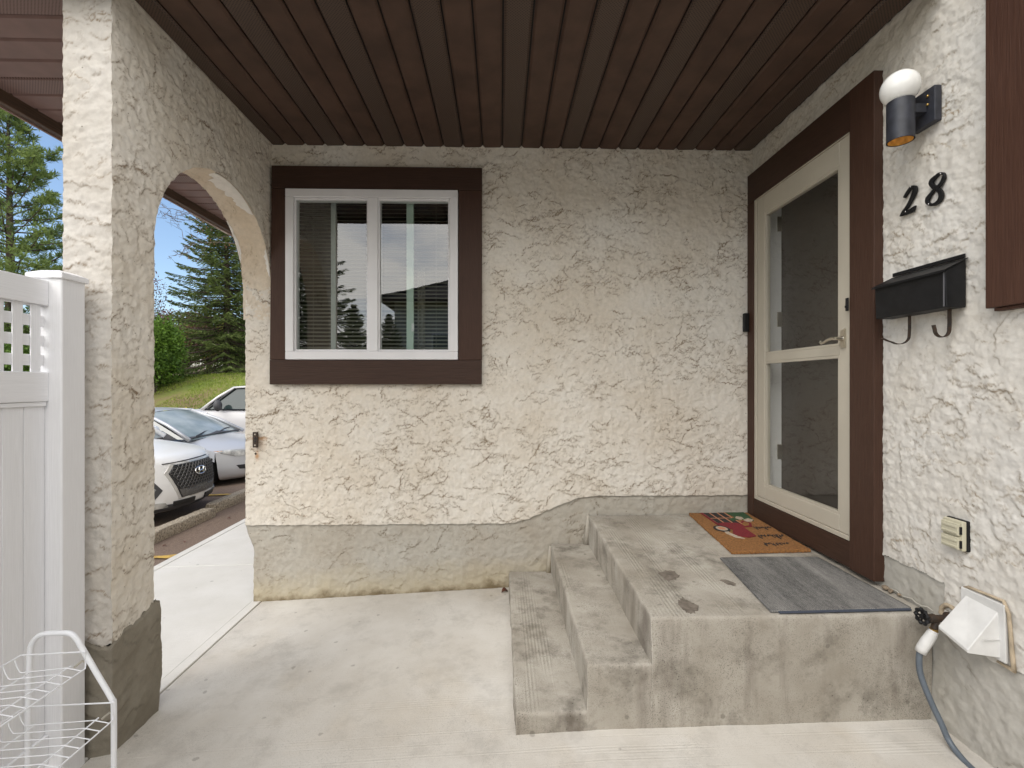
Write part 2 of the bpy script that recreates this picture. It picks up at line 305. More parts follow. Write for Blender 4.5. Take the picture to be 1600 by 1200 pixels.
    if rust:
        nr = N('ShaderNodeTexNoise'); nr.inputs['Scale'].default_value = 3.1; nr.inputs['Detail'].default_value = 5; L(pos, nr.inputs['Vector'])
        qr = N('ShaderNodeMapRange'); L(nr.outputs[0], qr.inputs[0]); qr.inputs[1].default_value = .56; qr.inputs[2].default_value = .72; qr.inputs[3].default_value = 0; qr.inputs[4].default_value = rust; over(qr.outputs[0], (.55, .42, .24))
    L(last, p.inputs['Base Color'])
    nb = N('ShaderNodeTexNoise'); nb.inputs['Scale'].default_value = 130; nb.inputs['Detail'].default_value = 5; nb.inputs['Roughness'].default_value = .7; L(pos, nb.inputs['Vector'])
    hsrc = nb.outputs[0]
    if lines:        # broom lines: (axis index of variation, frequency per metre, height share)
        cw = N('ShaderNodeMath'); cw.operation = 'MULTIPLY'; L(sp.outputs[lines[0]], cw.inputs[0]); cw.inputs[1].default_value = lines[1]*2*PI
        w1 = N('ShaderNodeMath'); w1.operation = 'SINE'; L(cw.outputs[0], w1.inputs[0])
        mp = N('ShaderNodeMapping'); L(pos, mp.inputs[0]); mp.inputs['Scale'].default_value = (9, 1.2, 1) if lines[0] == 0 else (1.2, 26, 1)
        bn = N('ShaderNodeTexNoise'); bn.inputs['Scale'].default_value = 1; bn.inputs['Detail'].default_value = 3; L(mp.outputs[0], bn.inputs['Vector'])
        bq = N('ShaderNodeMapRange'); L(bn.outputs[0], bq.inputs[0]); bq.inputs[1].default_value = .5; bq.inputs[2].default_value = .6; bq.inputs[3].default_value = 0; bq.inputs[4].default_value = lines[2]
        ml = N('ShaderNodeMath'); ml.operation = 'MULTIPLY'; L(w1.outputs[0], ml.inputs[0])
        sn_ = N('ShaderNodeSeparateXYZ'); L(g.outputs['True Normal'], sn_.inputs[0]); st_ = N('ShaderNodeMath'); st_.operation = 'GREATER_THAN'; L(sn_.outputs[2], st_.inputs[0]); st_.inputs[1].default_value = .8
        mk = N('ShaderNodeMath'); mk.operation = 'MULTIPLY'; L(st_.outputs[0], mk.inputs[0]); L(bq.outputs[0], mk.inputs[1]); L(mk.outputs[0], ml.inputs[1])
        ad = N('ShaderNodeMath'); ad.operation = 'ADD'; L(ml.outputs[0], ad.inputs[0]); L(nb.outputs[0], ad.inputs[1]); hsrc = ad.outputs[0]
    bm = N('ShaderNodeBump'); bm.inputs['Strength'].default_value = 1; bm.inputs['Distance'].default_value = grain; L(hsrc, bm.inputs['Height']); L(bm.outputs[0], p.inputs['Normal'])
    return m
def glass_mat(name, f0=.05, tint=(.9, .95, .92)):
    m = bpy.data.materials.new(name); m.use_nodes = True; t = m.node_tree; t.nodes.clear(); N = t.nodes.new; L = t.links.new
    o = N('ShaderNodeOutputMaterial'); mix = N('ShaderNodeMixShader'); g = N('ShaderNodeNewGeometry')
    dt = N('ShaderNodeVectorMath'); dt.operation = 'DOT_PRODUCT'; L(g.outputs['Normal'], dt.inputs[0]); L(g.outputs['Incoming'], dt.inputs[1])
    ab = N('ShaderNodeMath'); ab.operation = 'ABSOLUTE'; L(dt.outputs['Value'], ab.inputs[0])
    om = N('ShaderNodeMath'); om.operation = 'SUBTRACT'; om.inputs[0].default_value = 1; L(ab.outputs[0], om.inputs[1]); om.use_clamp = True
    pw = N('ShaderNodeMath'); pw.operation = 'POWER'; L(om.outputs[0], pw.inputs[0]); pw.inputs[1].default_value = 5
    fr = N('ShaderNodeMath'); fr.operation = 'MULTIPLY_ADD'; L(pw.outputs[0], fr.inputs[0]); fr.inputs[1].default_value = 1-f0; fr.inputs[2].default_value = f0
    tr = N('ShaderNodeBsdfTransparent'); tr.inputs[0].default_value = c4(tint); gl = N('ShaderNodeBsdfGlossy'); gl.inputs['Roughness'].default_value = .004
    g2 = N('ShaderNodeTexCoord'); n = N('ShaderNodeTexNoise'); n.inputs['Scale'].default_value = 2.2; n.inputs['Detail'].default_value = 1; L(g2.outputs['Object'], n.inputs['Vector'])
    b = N('ShaderNodeBump'); b.inputs['Strength'].default_value = .12; b.inputs['Distance'].default_value = .004; L(n.outputs[0], b.inputs['Height']); L(b.outputs[0], gl.inputs['Normal'])
    L(fr.outputs[0], mix.inputs[0]); L(tr.outputs[0], mix.inputs[1]); L(gl.outputs[0], mix.inputs[2]); L(mix.outputs[0], o.inputs[0])
    return m
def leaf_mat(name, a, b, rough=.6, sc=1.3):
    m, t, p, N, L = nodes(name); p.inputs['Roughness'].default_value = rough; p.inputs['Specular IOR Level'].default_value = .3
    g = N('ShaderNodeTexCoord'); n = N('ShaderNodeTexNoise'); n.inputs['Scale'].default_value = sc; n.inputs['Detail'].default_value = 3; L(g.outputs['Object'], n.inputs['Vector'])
    at = N('ShaderNodeAttribute'); at.attribute_name = 'dirt_shade_tone'  # leaf cards carry their own tone in this attribute
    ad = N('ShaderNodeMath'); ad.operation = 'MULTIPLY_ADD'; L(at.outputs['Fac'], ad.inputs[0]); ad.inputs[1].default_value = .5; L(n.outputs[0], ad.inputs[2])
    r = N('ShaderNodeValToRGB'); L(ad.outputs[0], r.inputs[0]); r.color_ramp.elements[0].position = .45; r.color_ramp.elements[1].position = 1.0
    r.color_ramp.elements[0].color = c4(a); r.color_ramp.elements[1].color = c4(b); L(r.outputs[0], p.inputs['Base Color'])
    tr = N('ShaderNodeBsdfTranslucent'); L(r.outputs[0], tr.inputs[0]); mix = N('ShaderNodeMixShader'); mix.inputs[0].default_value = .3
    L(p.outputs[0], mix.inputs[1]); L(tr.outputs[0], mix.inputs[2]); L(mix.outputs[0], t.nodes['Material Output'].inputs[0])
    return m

M = {}
M['stucco'] = stucco_mat('stucco', (.73, .69, .625), (.65, .585, .495), (.21, .155, .10), stain_shade=1.2)
M['stucco_side'] = stucco_mat('stucco_side', (.67, .645, .60), (.62, .58, .515), (.30, .24, .17), stain_shade=.95)
M['stucco_arch'] = stucco_mat('stucco_arch', (.74, .70, .635), (.67, .61, .52), (.24, .18, .125), stain_shade=1.1)
M['stucco_pillar'] = stucco_mat('stucco_pillar', (.59, .56, .52), (.54, .50, .445), (.28, .22, .16), stain_shade=1.0)
M['intrados'] = stucco_mat('stucco_intrados', (.72, .65, .55), (.62, .52, .40), (.30, .22, .14), stain_shade=.8)
M['parging'] = stucco_mat('parging', (.46, .435, .385), (.40, .36, .30), (.16, .13, .09), stain_shade=1.0, lowstain=True)
M['parging_side'] = stucco_mat('parging_side', (.47, .45, .41), (.40, .38, .33), (.2, .17, .13), stain_shade=.6)
M['parging_dark'] = stucco_mat('parging_pillar', (.27, .245, .20), (.21, .185, .145), (.09, .075, .055), stain_shade=.5)
M['step'] = concrete_mat('step_concrete', (.46, .43, .38), (.29, .26, .215), specks=1.25, lines=(0, 60, .55), streak=.8, grain=.0018)
M['slab'] = concrete_mat('slab_concrete', (.61, .585, .545), (.50, .465, .415), specks=.5, lines=(1, 70, .5), rust=.10)
M['walk'] = concrete_mat('walk_concrete', (.66, .64, .61), (.60, .58, .54), specks=.12, lines=(1, 70, .5))
M['stopc'] = mat('stop_concrete', (.50, .43, .33), .95, col2=(.17, .135, .10), vs=48, bump=.008, bs=60, detail=3)
M['asphalt'] = mat('asphalt', (.235, .165, .12), .95, var=.0, col2=(.11, .078, .060), vs=70, bump=.004, bs=90, detail=6)
M['yellow'] = mat('line_paint', (.62, .40, .07), .85, col2=(.30, .19, .07), vs=22, detail=6)
M['brown'] = mat('brown_paint', (.042, .024, .018), .5, col2=(.030, .016, .012), vs=14, bump=.0016, bs=1, stretch=(30, 30, 300), bdet=4)
M['brown_v'] = mat('brown_paint_vertical', (.062, .030, .019), .55, spec=.3, col2=(.046, .021, .013), vs=1.0, bump=.0018, bs=1, stretch=(170, 170, 9), bdet=4)
M['brown_h'] = mat('brown_paint_horizontal', (.052, .026, .017), .55, spec=.3, col2=(.038, .019, .012), vs=1.0, bump=.0018, bs=1, stretch=(9, 9, 170), bdet=4)
M['brown_side'] = mat('brown_paint_side', (.076, .034, .021), .55, spec=.3, col2=(.056, .024, .015), vs=1.0, bump=.0018, bs=1, stretch=(170, 170, 7), bdet=4)
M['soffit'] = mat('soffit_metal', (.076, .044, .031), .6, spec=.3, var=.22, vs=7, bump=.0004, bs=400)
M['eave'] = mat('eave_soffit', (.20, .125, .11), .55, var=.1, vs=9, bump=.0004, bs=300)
M['fascia'] = mat('fascia_board', (.045, .026, .018), .6, col2=(.11, .065, .04), vs=1, bump=.002, bs=1, stretch=(40, 5, 120))
M['drip'] = mat('drip_edge', (.24, .15, .125), .5, var=.1)
M['vinyl'] = mat('white_vinyl', (.78, .78, .80), .42, var=.045, vs=2.2, bump=.0006, bs=1, stretch=(220, 220, 5))
M['vinyl_h'] = mat('white_vinyl_rail', (.78, .78, .80), .42, var=.045, vs=2.2, bump=.0005, bs=1, stretch=(60, 5, 200))
M['frame'] = mat('window_frame_white', (.72, .71, .72), .4, var=.03, vs=5)
M['sash'] = mat('inner_sash', (.42, .52, .46), .5)
M['sash2'] = mat('inner_sash_grey', (.30, .32, .32), .5)
M['blind'] = mat('blind_slat', (.20, .19, .155), .5, var=.1)
M['dark'] = mat('room_dark', (.018, .018, .016), .9)
M['glass'] = glass_mat('window_glass', .17)
M['glass2'] = glass_mat('door_glass', .10, (.93, .94, .92))
M['almond'] = mat('storm_door_almond', (.47, .43, .355), .45, var=.04, vs=6, bump=.0003, bs=200)
M['nickel'] = mat('satin_nickel', (.62, .58, .50), .3, metal=1)
M['black'] = mat('black_enamel', (.008, .008, .009), .5, spec=.3, var=.3, vs=30, bump=.0002, bs=300)
M['lampblack'] = mat('lamp_black', (.028, .030, .040), .5, var=.35, vs=25, bump=.0003, bs=250)
M['globe'] = mat('opal_globe', (.86, .85, .82), .12, var=.02)
M['amber'] = mat('copper_inside', (.85, .42, .10), .45, var=.35, vs=40)
M['iron'] = mat('rusty_iron', (.022, .020, .018), .7, col2=(.06, .033, .018), vs=60)
M['rust'] = mat('rust_stain', (.42, .27, .15), .9, col2=(.60, .48, .34), vs=30)
M['wire'] = mat('coated_wire', (.80, .81, .84), .35)
M['coir'] = mat('coir', (.36, .165, .05), .95, col2=(.17, .075, .025), vs=90, bump=.006, bs=260, detail=6)
M['matred'] = mat('mat_print_red', (.22, .012, .02), .95, col2=(.12, .01, .015), vs=120, bump=.003, bs=300)
M['matblack'] = mat('mat_print_black', (.025, .02, .018), .95, bump=.003, bs=300)
M['matgreen'] = mat('mat_print_green', (.02, .10, .04), .95, col2=(.04, .05, .02), vs=90, bump=.003, bs=300)
M['matwhite'] = mat('mat_print_white', (.50, .45, .38), .95, col2=(.36, .25, .16), vs=90, bump=.003, bs=300)
M['matline'] = mat('mat_print_orange', (.48, .22, .12), .95)
M['beige'] = mat('outlet_beige', (.52, .49, .37), .5, var=.04)
M['hood'] = mat('vent_white', (.66, .655, .64), .5, var=.10, vs=14, detail=8)
M['sealant'] = mat('old_sealant', (.42, .34, .24), .8, var=.25, vs=30, bump=.003, bs=60)
M['hose'] = mat('grey_hose', (.105, .125, .15), .45, var=.1, vs=40)
M['brass'] = mat('brass', (.45, .30, .10), .4, metal=1)
M['paint_w'] = mat('car_paint_white', (.87, .87, .87), .18, spec=.6)
M['paint_s'] = mat('car_paint_silver', (.56, .57, .60), .25, metal=.25, spec=.6)
M['paint_t'] = mat('truck_paint_silver', (.68, .67, .68), .28, metal=.15, spec=.6)
M['cladding'] = mat('cladding_grey', (.06, .06, .065), .6)
M['grille'] = mat('grille_black', (.02, .02, .022), .4)
M['chrome'] = mat('chrome', (.75, .75, .76), .15, metal=1)
M['satin'] = mat('satin_trim', (.62, .61, .59), .4, metal=.5)
M['gmesh'] = mat('grille_mesh', (.16, .155, .15), .35, metal=.6)
M['tyre'] = mat('tyre', (.018, .018, .018), .85)
M['carglass'] = mat('car_glass', (.03, .045, .045), .05, spec=1.0)
M['windshield'] = mat('windscreen_glass', (.40, .44, .44), .16, spec=1.0, col2=(.22, .27, .28), vs=3)  # pale mottled base paints a cloud reflection into the glass
M['lens'] = mat('headlight_lens', (.68, .68, .66), .12, spec=.8, col2=(.13, .135, .14), vs=9)
M['orange'] = mat('amber_lens', (.80, .30, .05), .2)
M['bark'] = mat('bark', (.075, .055, .042), .95, var=.4, vs=12, bump=.01, bs=30)
M['bark2'] = mat('birch_bark', (.12, .09, .07), .9, var=.3, vs=14)
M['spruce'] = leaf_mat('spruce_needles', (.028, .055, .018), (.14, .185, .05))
M['cone'] = mat('spruce_cones', (.22, .115, .05), .8, var=.3, vs=20)
M['pine'] = leaf_mat('pine_needles', (.05, .095, .030), (.22, .29, .085))
M['shrub'] = leaf_mat('shrub_leaves', (.04, .085, .015), (.15, .26, .035))
M['plum'] = leaf_mat('plum_leaves', (.05, .035, .025), (.24, .10, .09))
M['yshrub'] = leaf_mat('yellow_leaves', (.10, .12, .02), (.33, .30, .06))
M['dandelion'] = mat('dandelion', (.85, .60, .02), .7)
M['blade'] = leaf_mat('grass_blades', (.10, .155, .022), (.30, .37, .06), sc=.35)
M['siding'] = mat('white_siding', (.66, .66, .64), .6, var=.04)
M['shingle'] = mat('shingles', (.075, .060, .052), .95, col2=(.045, .038, .034), vs=25, bump=.004, bs=60)
M['fencew'] = mat('old_fence_wood', (.30, .24, .20), .9, var=.25, vs=5)
M['deadleaf'] = mat('dead_leaf', (.11, .035, .018), .6, var=.3, vs=40)
M['bulletin'] = mat('darkwood_door', (.030, .022, .018), .45, var=.15, vs=3)

# ------------------------------------------------------------------ ground
def park_z(x): return -.13-.035*(-2.9-x)
def berm(x, y):
    k = sstep(12.9, 19.5, y+.12*(x+9))
    return k*2.36
def terr_z(x, y):
    z = np.where(x < -2.9, np.maximum(park_z(x)-.05, -.50), -.12)
    return z+berm(x, y)+fbm(x*.18, y*.18, 5, 3)*.22*sstep(14, 20, y)+np.clip(np.hypot(x, y)-60, 0, 400)*.012
xs = np.concatenate([np.linspace(-400, -32, 24), np.linspace(-30, 6, 110), np.linspace(9, 400, 24)])
ys = np.concatenate([np.linspace(-400, -20, 24), np.linspace(-18, 11, 40), np.linspace(11.3, 40, 96), np.linspace(42, 400, 26)])
X, Y = np.meshgrid(xs, ys, indexing='ij'); Z = terr_z(X, Y)
V = np.stack([X, Y, Z], -1).reshape(-1, 3)
m, t, p, N, L = nodes('turf'); p.inputs['Roughness'].default_value = .95
g = N('ShaderNodeNewGeometry'); n = N('ShaderNodeTexNoise'); n.inputs['Scale'].default_value = .38; n.inputs['Detail'].default_value = 7; n.inputs['Roughness'].default_value = .62; L(g.outputs['Position'], n.inputs['Vector'])
r = N('ShaderNodeValToRGB'); L(n.outputs[0], r.inputs[0]); e = r.color_ramp.elements; e[0].position = .38; e[0].color = (.14, .20, .03, 1); e[1].position = .60; e[1].color = (.19, .135, .075, 1)
x_ = e.new(.5); x_.color = (.17, .18, .045, 1)
L(r.outputs[0], p.inputs['Base Color'])
n2 = N('ShaderNodeTexNoise'); n2.inputs['Scale'].default_value = 9; n2.inputs['Detail'].default_value = 5; L(g.outputs['Position'], n2.inputs['Vector'])
b_ = N('ShaderNodeBump'); b_.inputs['Distance'].default_value = .05; L(n2.outputs[0], b_.inputs['Height']); L(b_.outputs[0], p.inputs['Normal'])
M['turf'] = m
struct(link('grass_ground', fast_mesh('grass_ground', V, grid_faces(len(xs), len(ys)), True), M['turf']))
# asphalt
xs = np.linspace(-15, -2.93, 40); ys = np.linspace(-14, 12.6, 90); X, Y = np.meshgrid(xs, ys, indexing='ij')
Z = park_z(X)+fbm(X*.8, Y*.8, 8, 2)*.008
struct(link('parking_lot', fast_mesh('parking_lot', np.stack([X, Y, Z], -1).reshape(-1, 3), grid_faces(40, 90), True), M['asphalt']))
for (xa, xb, yc) in ((-3.62, -3.05, 4.62), (-9.0, -4.0, 4.62), (-3.62, -3.05, 7.30), (-9.0, -4.0, 7.36), (-9.0, -3.1, 10.0)):
    nseg = max(2, int((xb-xa)/.12)); vs = []; fs = []
    for i in range(nseg+1):
        x = xa+(xb-xa)*i/nseg; w = .045+.012*math.sin(i*2.7)+.008*math.sin(i*5.1)
        vs += [(x, yc-w, park_z(x)+.016), (x, yc+w, park_z(x)+.016)]
        if i: fs.append((2*i-2, 2*i, 2*i+1, 2*i-1))
    o = part('parking_line', MB().add(vs, fs), M['yellow']); struct(o)

def gz(x): return .142+.047*(min(x, .4)-.067)+.014*max(0, x-.4)
def slab(name, x0, x1, y0, y1, zf, m_, parent, th=.18):
    nx = max(2, int((x1-x0)/.25)+1); mb = MB()
    top = []
    for i in range(nx):
        x = x0+(x1-x0)*i/(nx-1); z = zf(x)
        top += [(x, y0, z), (x, y1, z), (x, y0, z-th), (x, y1, z-th)]
    f = []
    for i in range(nx-1):
        a = 4*i; b = a+4
        f += [(a, b, b+1, a+1), (a+2, a+3, b+3, b+2), (a, a+2, b+2, b), (a+1, b+1, b+3, a+3)]
    f += [(0, 1, 3, 2), (4*nx-4, 4*nx-2, 4*nx-1, 4*nx-3)]
    mb.add(top, f); return part(name, mb, m_, parent, bevel=.006, seg=3)
sl_ = bpy.data.objects.new('porch_slab', None); COL.objects.link(sl_); struct(sl_); sl_.location = (0, 0, 0)
for (a, b) in ((.50, 3.26), (-2.5, .494), (-5.5, -2.506)): slab('concrete_panel', -1.645, 3.2, a, b, gz, M['slab'], sl_)
for (a, b) in ((-5.5, .45), (.455, 3.30)): slab('joint_strip', -1.715, -1.650, a, b, lambda x: gz(x)+.004, M['walk'], sl_)
sw = bpy.data.objects.new('sidewalk', None); COL.objects.link(sw); struct(sw)
wz = lambda x: .054+.018*(x+1.72)
ysw = [-7.2, -5.61, -4.02, -2.43, -.83, .76, 2.35, 3.94, 5.53, 7.12, 8.71, 10.3]
for a, b in zip(ysw[:-1], ysw[1:]):
    slab('concrete_panel', -2.822, -1.722, a+.003, b-.003, wz, M['walk'], sw)
    slab('edge_strip', -2.905, -2.829, a+.003, b-.003, wz, M['walk'], sw)

# ------------------------------------------------------------------ the house
YW, XR, XL = 3.233, 1.78, -1.575
HT = 3.21
house = thing('townhouse', 'cream stucco townhouse entry with brown trim, covered porch and arched side opening', 'house', (0, YW, 0), world=True)
def wall_grid(name, u0, u1, res, bot, top, P, nrm, seed, amp, m_, parent, hole=None, edge=.012, nof=(0, 0), snap=None, cover=0, K=3.2, vres=None, flip=False, wa=.0035, dens=260, lmean=.05):
    nu = int(abs(u1-u0)/res)+1; u = np.linspace(u0, u1, nu)
    b = bot(u) if callable(bot) else np.full(nu, bot); t = top(u) if callable(top) else np.full(nu, top)
    nv = int((t.max()-b.min())/(vres or res))+1; s = np.linspace(0, 1, nv)
    U = np.repeat(u[:, None], nv, 1); Vv = b[:, None]+(t-b)[:, None]*s[None, :]
    h, d = stucco(U, Vv, seed, amp, cover, K, dens, lmean)
    fade = sstep(0, edge, Vv-b[:, None])*sstep(0, edge, t[:, None]-Vv)*(1 if nof[0] else sstep(0, edge, np.abs(U-u0)))*(1 if nof[1] else sstep(0, edge, np.abs(u1-U)))
    if snap is not None: U, Vv, fd = snap(U, Vv); fade = fade*fd
    pts = P(U.ravel(), Vv.ravel()); pts = wob(pts, wa)
    pts = pts+np.array(nrm)[None, :]*(h*(.15+.85*fade)).ravel()[:, None]
    F = grid_faces(nu, nv)
    if hole is not None:
        Ur, Vr = U.ravel(), Vv.ravel(); cu = Ur[F].mean(1); cv = Vr[F].mean(1); F = F[~hole(cu, cv)]
    if flip: F = F[:, ::-1]
    return link(name, fast_mesh(name, pts, F, True, {'dirt_shade_tone': d.ravel()}), m_, parent)
cst = lambda c: (lambda u, v: None)
# back wall
def parg_top(u): return .588+(.776-.588)*sstep(.02, .66, u)*1.0+.004*fbm(u*9, u*0, 4, 3)
wall_grid('stucco_wall', -1.752, XR, .005, parg_top, HT+.01, lambda u, v: np.stack([u, np.full_like(u, YW), v], 1), (0, -1, 0), 11, .0038, M['stucco'], house, dens=460, lmean=.040,
          hole=lambda u, v: (u > -1.475) & (u < -.285) & (v > 1.72) & (v < 2.90), cover=.10)
# parging at the foot of the back wall, set back under the stucco lip
wall_grid('foundation_parging', -1.70, XR, .007, 0.0, parg_top, lambda u, v: np.stack([np.where(u < -1.6, u-.055*sstep(.40, .60, v)*sstep(-1.6, -1.70, u), u), YW+.012-.010*sstep(.5, .0, v), v], 1), (0, -1, 0), 23, .004, M['parging'], house, dens=110, lmean=.06, cover=.02, K=2.6)
part('wall_core', MB().box(-1.745, 1.775, 3.42, 3.50, -.1, 3.3).box(-1.745, -1.48, YW+.02, 3.42, .55, 3.3).box(-.28, 1.775, YW+.02, 3.42, 0, 3.3).box(-1.48, -.28, YW+.02, 3.30, 0, 1.70).box(-1.48, -.28, YW+.02, 3.30, 2.92, 3.3), M['dark'], house)
# house outer side wall beyond the archway and the gable side
wall_grid('stucco_wall', YW, 9.0, .03, .588, HT, lambda u, v: np.stack([np.full_like(u, -1.752), u, v], 1), (-1, 0, 0), 31, .004, M['stucco'], house, flip=True)
wall_grid('foundation_parging', YW+.01, 9.0, .03, 0, .588, lambda u, v: np.stack([-1.698-.055*sstep(.40, .60, v), u, v], 1), (-1, 0, 0), 33, .004, M['parging_side'], house, flip=True)
# door-side wall: fine near part, coarse part behind the camera
def parg_r(u): return np.where(u > 1.822, .765, .565+.02*fbm(u*6, u*0, 9, 3))
hole_r = lambda u, v: ((u > 2.26) & (u < 3.15) & (v > .70) & (v < 2.845))
PR = lambda u, v: np.stack([np.full_like(u, XR), u, v], 1)
wall_grid('stucco_wall', 1.20, YW, .004, lambda u: .565+.02*fbm(u*6, u*0, 9, 3), HT+.01, PR, (-1, 0, 0), 41, .0048, M['stucco_side'], house, dens=360, lmean=.048, hole=lambda u, v: hole_r(u, v) | ((u > 1.822) & (v < .765+.004*np.sin(u*40))), nof=(1, 0))
PRp = lambda u, v: np.stack([XR+.006-.012*sstep(.45, 0, v), u, v], 1)
wall_grid('foundation_parging', 1.822, YW, .008, .0, .765, PRp, (-1, 0, 0), 43, .004, M['parging_side'], house, dens=120)
wall_grid('foundation_parging', 1.20, 1.822, .006, .0, lambda u: .565+.02*fbm(u*6, u*0, 9, 3), PRp, (-1, 0, 0), 45, .006, M['parging_side'], house, dens=120, lmean=.08)
wall_grid('stucco_wall', -3.5, 1.20, .03, .56, HT+.01, PR, (-1, 0, 0), 47, .005, M['stucco_side'], house)
wall_grid('foundation_parging', -3.5, 1.20, .03, 0, .565, PRp, (-1, 0, 0), 49, .005, M['parging_side'], house)
wall_grid('stucco_wall', -3.5, 1.88, .05, HT+.01, 3.55, PR, (-1, 0, 0), 48, .005, M['stucco_side'], house)
# archway wall
AC, AZ, AR, YF, PB = 2.692, 2.20, .541, 1.92, .50
y0a, y1a = AC-AR, AC+AR
def arch_in(u, v): return (u > y0a) & (u < y1a+.02) & ((v < AZ) | ((u-AC)**2+(v-AZ)**2 < AR*AR))
def arch_snap(U, V):
    d = np.hypot(U-AC, V-AZ); up = V > AZ; near = (np.abs(d-AR) < .0042) & up
    k = np.where(near, AR/np.maximum(d, 1e-6), 1); U2 = AC+(U-AC)*k; V2 = AZ+(V-AZ)*k
    nj = (~up) & (np.abs(U-y0a) < .0042); U2 = np.where(nj, y0a, U2)
    dist = np.where(up, np.abs(d-AR), np.abs(U-y0a)); fd = sstep(0, .012, dist)
    return U2, np.where(up, V2, V), fd
botp = lambda u: .505+.045*sstep(1.95, 2.14, u)*0+.03*fbm(u*14, u*0, 77, 4)+.20*(u-1.92)
wall_grid('archway_wall', YF, YW, .0055, botp, HT+.01, lambda u, v: np.stack([np.full_like(u, XL), u, v], 1), (1, 0, 0), 51, .0046, M['stucco_arch'], house, dens=300, lmean=.05, hole=arch_in, snap=arch_snap, cover=.12, K=3.4)
wall_grid('archway_wall', -1.768, XL, .005, lambda u: .505+.02*fbm(u*14, u*0, 78, 4), HT+.01, lambda u, v: np.stack([u, np.full_like(u, YF), v], 1), (0, -1, 0), 53, .0044, M['stucco_pillar'], house, dens=260, lmean=.055, cover=.12, K=3.4)
wall_grid('archway_wall', YF, YW, .016, .3, HT+.01, lambda u, v: np.stack([np.full_like(u, -1.768), u, v], 1), (-1, 0, 0), 55, .004, M['stucco_pillar'], house, hole=arch_in, flip=True)
# intrados + near jamb (faces +y) as one sweep
aa = np.linspace(PI, 0, 170); path = [(y0a, z) for z in np.linspace(.45, AZ, 200)]+[(AC+AR*math.cos(a), AZ+AR*math.sin(a)) for a in aa[1:]]+[(y1a, z) for z in np.linspace(AZ, 2.0, 12)[1:]]
path = np.array(path); nx = 28; xs = np.linspace(XL, -1.768, nx)
PT = np.array([[(x, p[0], p[1]) for x in xs] for p in path]).reshape(-1, 3)
arc = np.concatenate([[0], np.cumsum(np.hypot(*np.diff(path, axis=0).T))])
UU = np.repeat(arc[:, None], nx, 1); XX = np.repeat(xs[None, :], len(path), 0)
h, d = stucco(UU, XX*1.0+3, 59, .0030)
nn = np.zeros((len(path), 2)); nn[:200] = (1, 0); q = path[200:]-np.array([AC, AZ]); nn[200:] = -q/np.maximum(np.linalg.norm(q, axis=1, keepdims=True), 1e-6); nn[200+169:] = (-1, 0)
fade = sstep(0, .015, XL-XX)*sstep(0, .015, XX+1.768)
PT = wob(PT); off = (h*fade)[..., None]*nn[:, None, :]; PT[:, 1] += off[..., 0].ravel(); PT[:, 2] += off[..., 1].ravel()
link('arch_soffit', fast_mesh('arch_soffit', PT, grid_faces(len(path), nx), True, {'dirt_shade_tone': d.ravel()}), M['intrados'], house)
# white patched crust along the arch arris
mb = MB()
def patch(a0, a1, xa, xb, sd_):
    vs = []; n_ = 60; fs = []
    for i in range(n_+1):
        a = a0+(a1-a0)*i/n_; w = abs(math.sin(PI*i/n_))**.5
        n1 = float(fbm(np.array([i*.11+sd_]), np.array([.3+sd_]))[0]); n2_ = float(perlin(np.array([i*.5+sd_]), np.array([7.3]))[0])
        x1 = xa; x2 = xa+(xb-xa)*max(.05, w*(.62+.30*n1))
        for x, rr in ((x1, AR-.006), (x1*.5+x2*.5, AR-.009+.002*n2_), (x2, AR-.003)):
            vs.append((x, AC+rr*math.cos(a), AZ+rr*math.sin(a)))
        if i:
            b = 3*i; fs += [(b-3, b, b+1, b-2), (b-2, b+1, b+2, b-1)]
    mb.add(vs, fs)
M['patch'] = mat('plaster_patch', (.74, .71, .66), .95, var=.06, vs=30, bump=.002, bs=90)
for args in ((R(98), R(55), XL-.002, -1.74, 1), (R(30), R(10), XL-.002, -1.61, 5), (R(50), R(20), -1.766, -1.735, 9)):
    mb = MB(); patch(*args); part('plaster_patch', mb, M['patch'], house, smooth=True)
# pillar base parging, thicker than the pillar, ragged top
bx0, bx1, by0, by1 = -1.785, XL+.010, YF-.012, y0a+.012
ring = []; 
for (a, b) in (((bx1, by1), (bx1, by0)), ((bx1, by0), (bx0, by0)), ((bx0, by0), (bx0, by1)), ((bx0, by1), (bx1, by1))):
    n_ = int(math.dist(a, b)/.006); ring += [(a[0]+(b[0]-a[0])*i/n_, a[1]+(b[1]-a[1])*i/n_) for i in range(n_)]
ring = np.array(ring); nr = len(ring); zz = np.linspace(0, 1, 90); ctr = ring.mean(0)
RU = np.arange(nr)*.006
topz = .515+.22*(ring[:, 1]-1.92)+.025*fbm(RU*9, RU*0, 91, 4)
Pn = []
hh, dd = stucco(np.repeat(RU[:, None], 90, 1), zz[None, :]*.5+np.zeros((nr, 1)), 93, .006, 0, 2.6, 90, .08)
for j, s in enumerate(zz):
    z = .0+(topz-.0)*s; dirv = ring-ctr; dirv /= np.linalg.norm(dirv, axis=1, keepdims=True)
    bulge = .010*math.sin(s*PI)+hh[:, j]+.012*fbm(RU*5, RU*0+s*3, 95, 3)-(.014 if s > .985 else 0)
    Pn.append(np.concatenate([ring+dirv*bulge[:, None], z[:, None]], 1))
Pn = np.stack(Pn, 1); Pn = np.concatenate([Pn, Pn[:1]], 0).reshape(-1, 3)
dd = np.concatenate([dd, dd[:1]], 0)
link('foundation_parging', fast_mesh('pillar_parging', Pn, grid_faces(nr+1, 90)[:, ::-1], True, {'dirt_shade_tone': dd.ravel()}), M['parging_dark'], house)
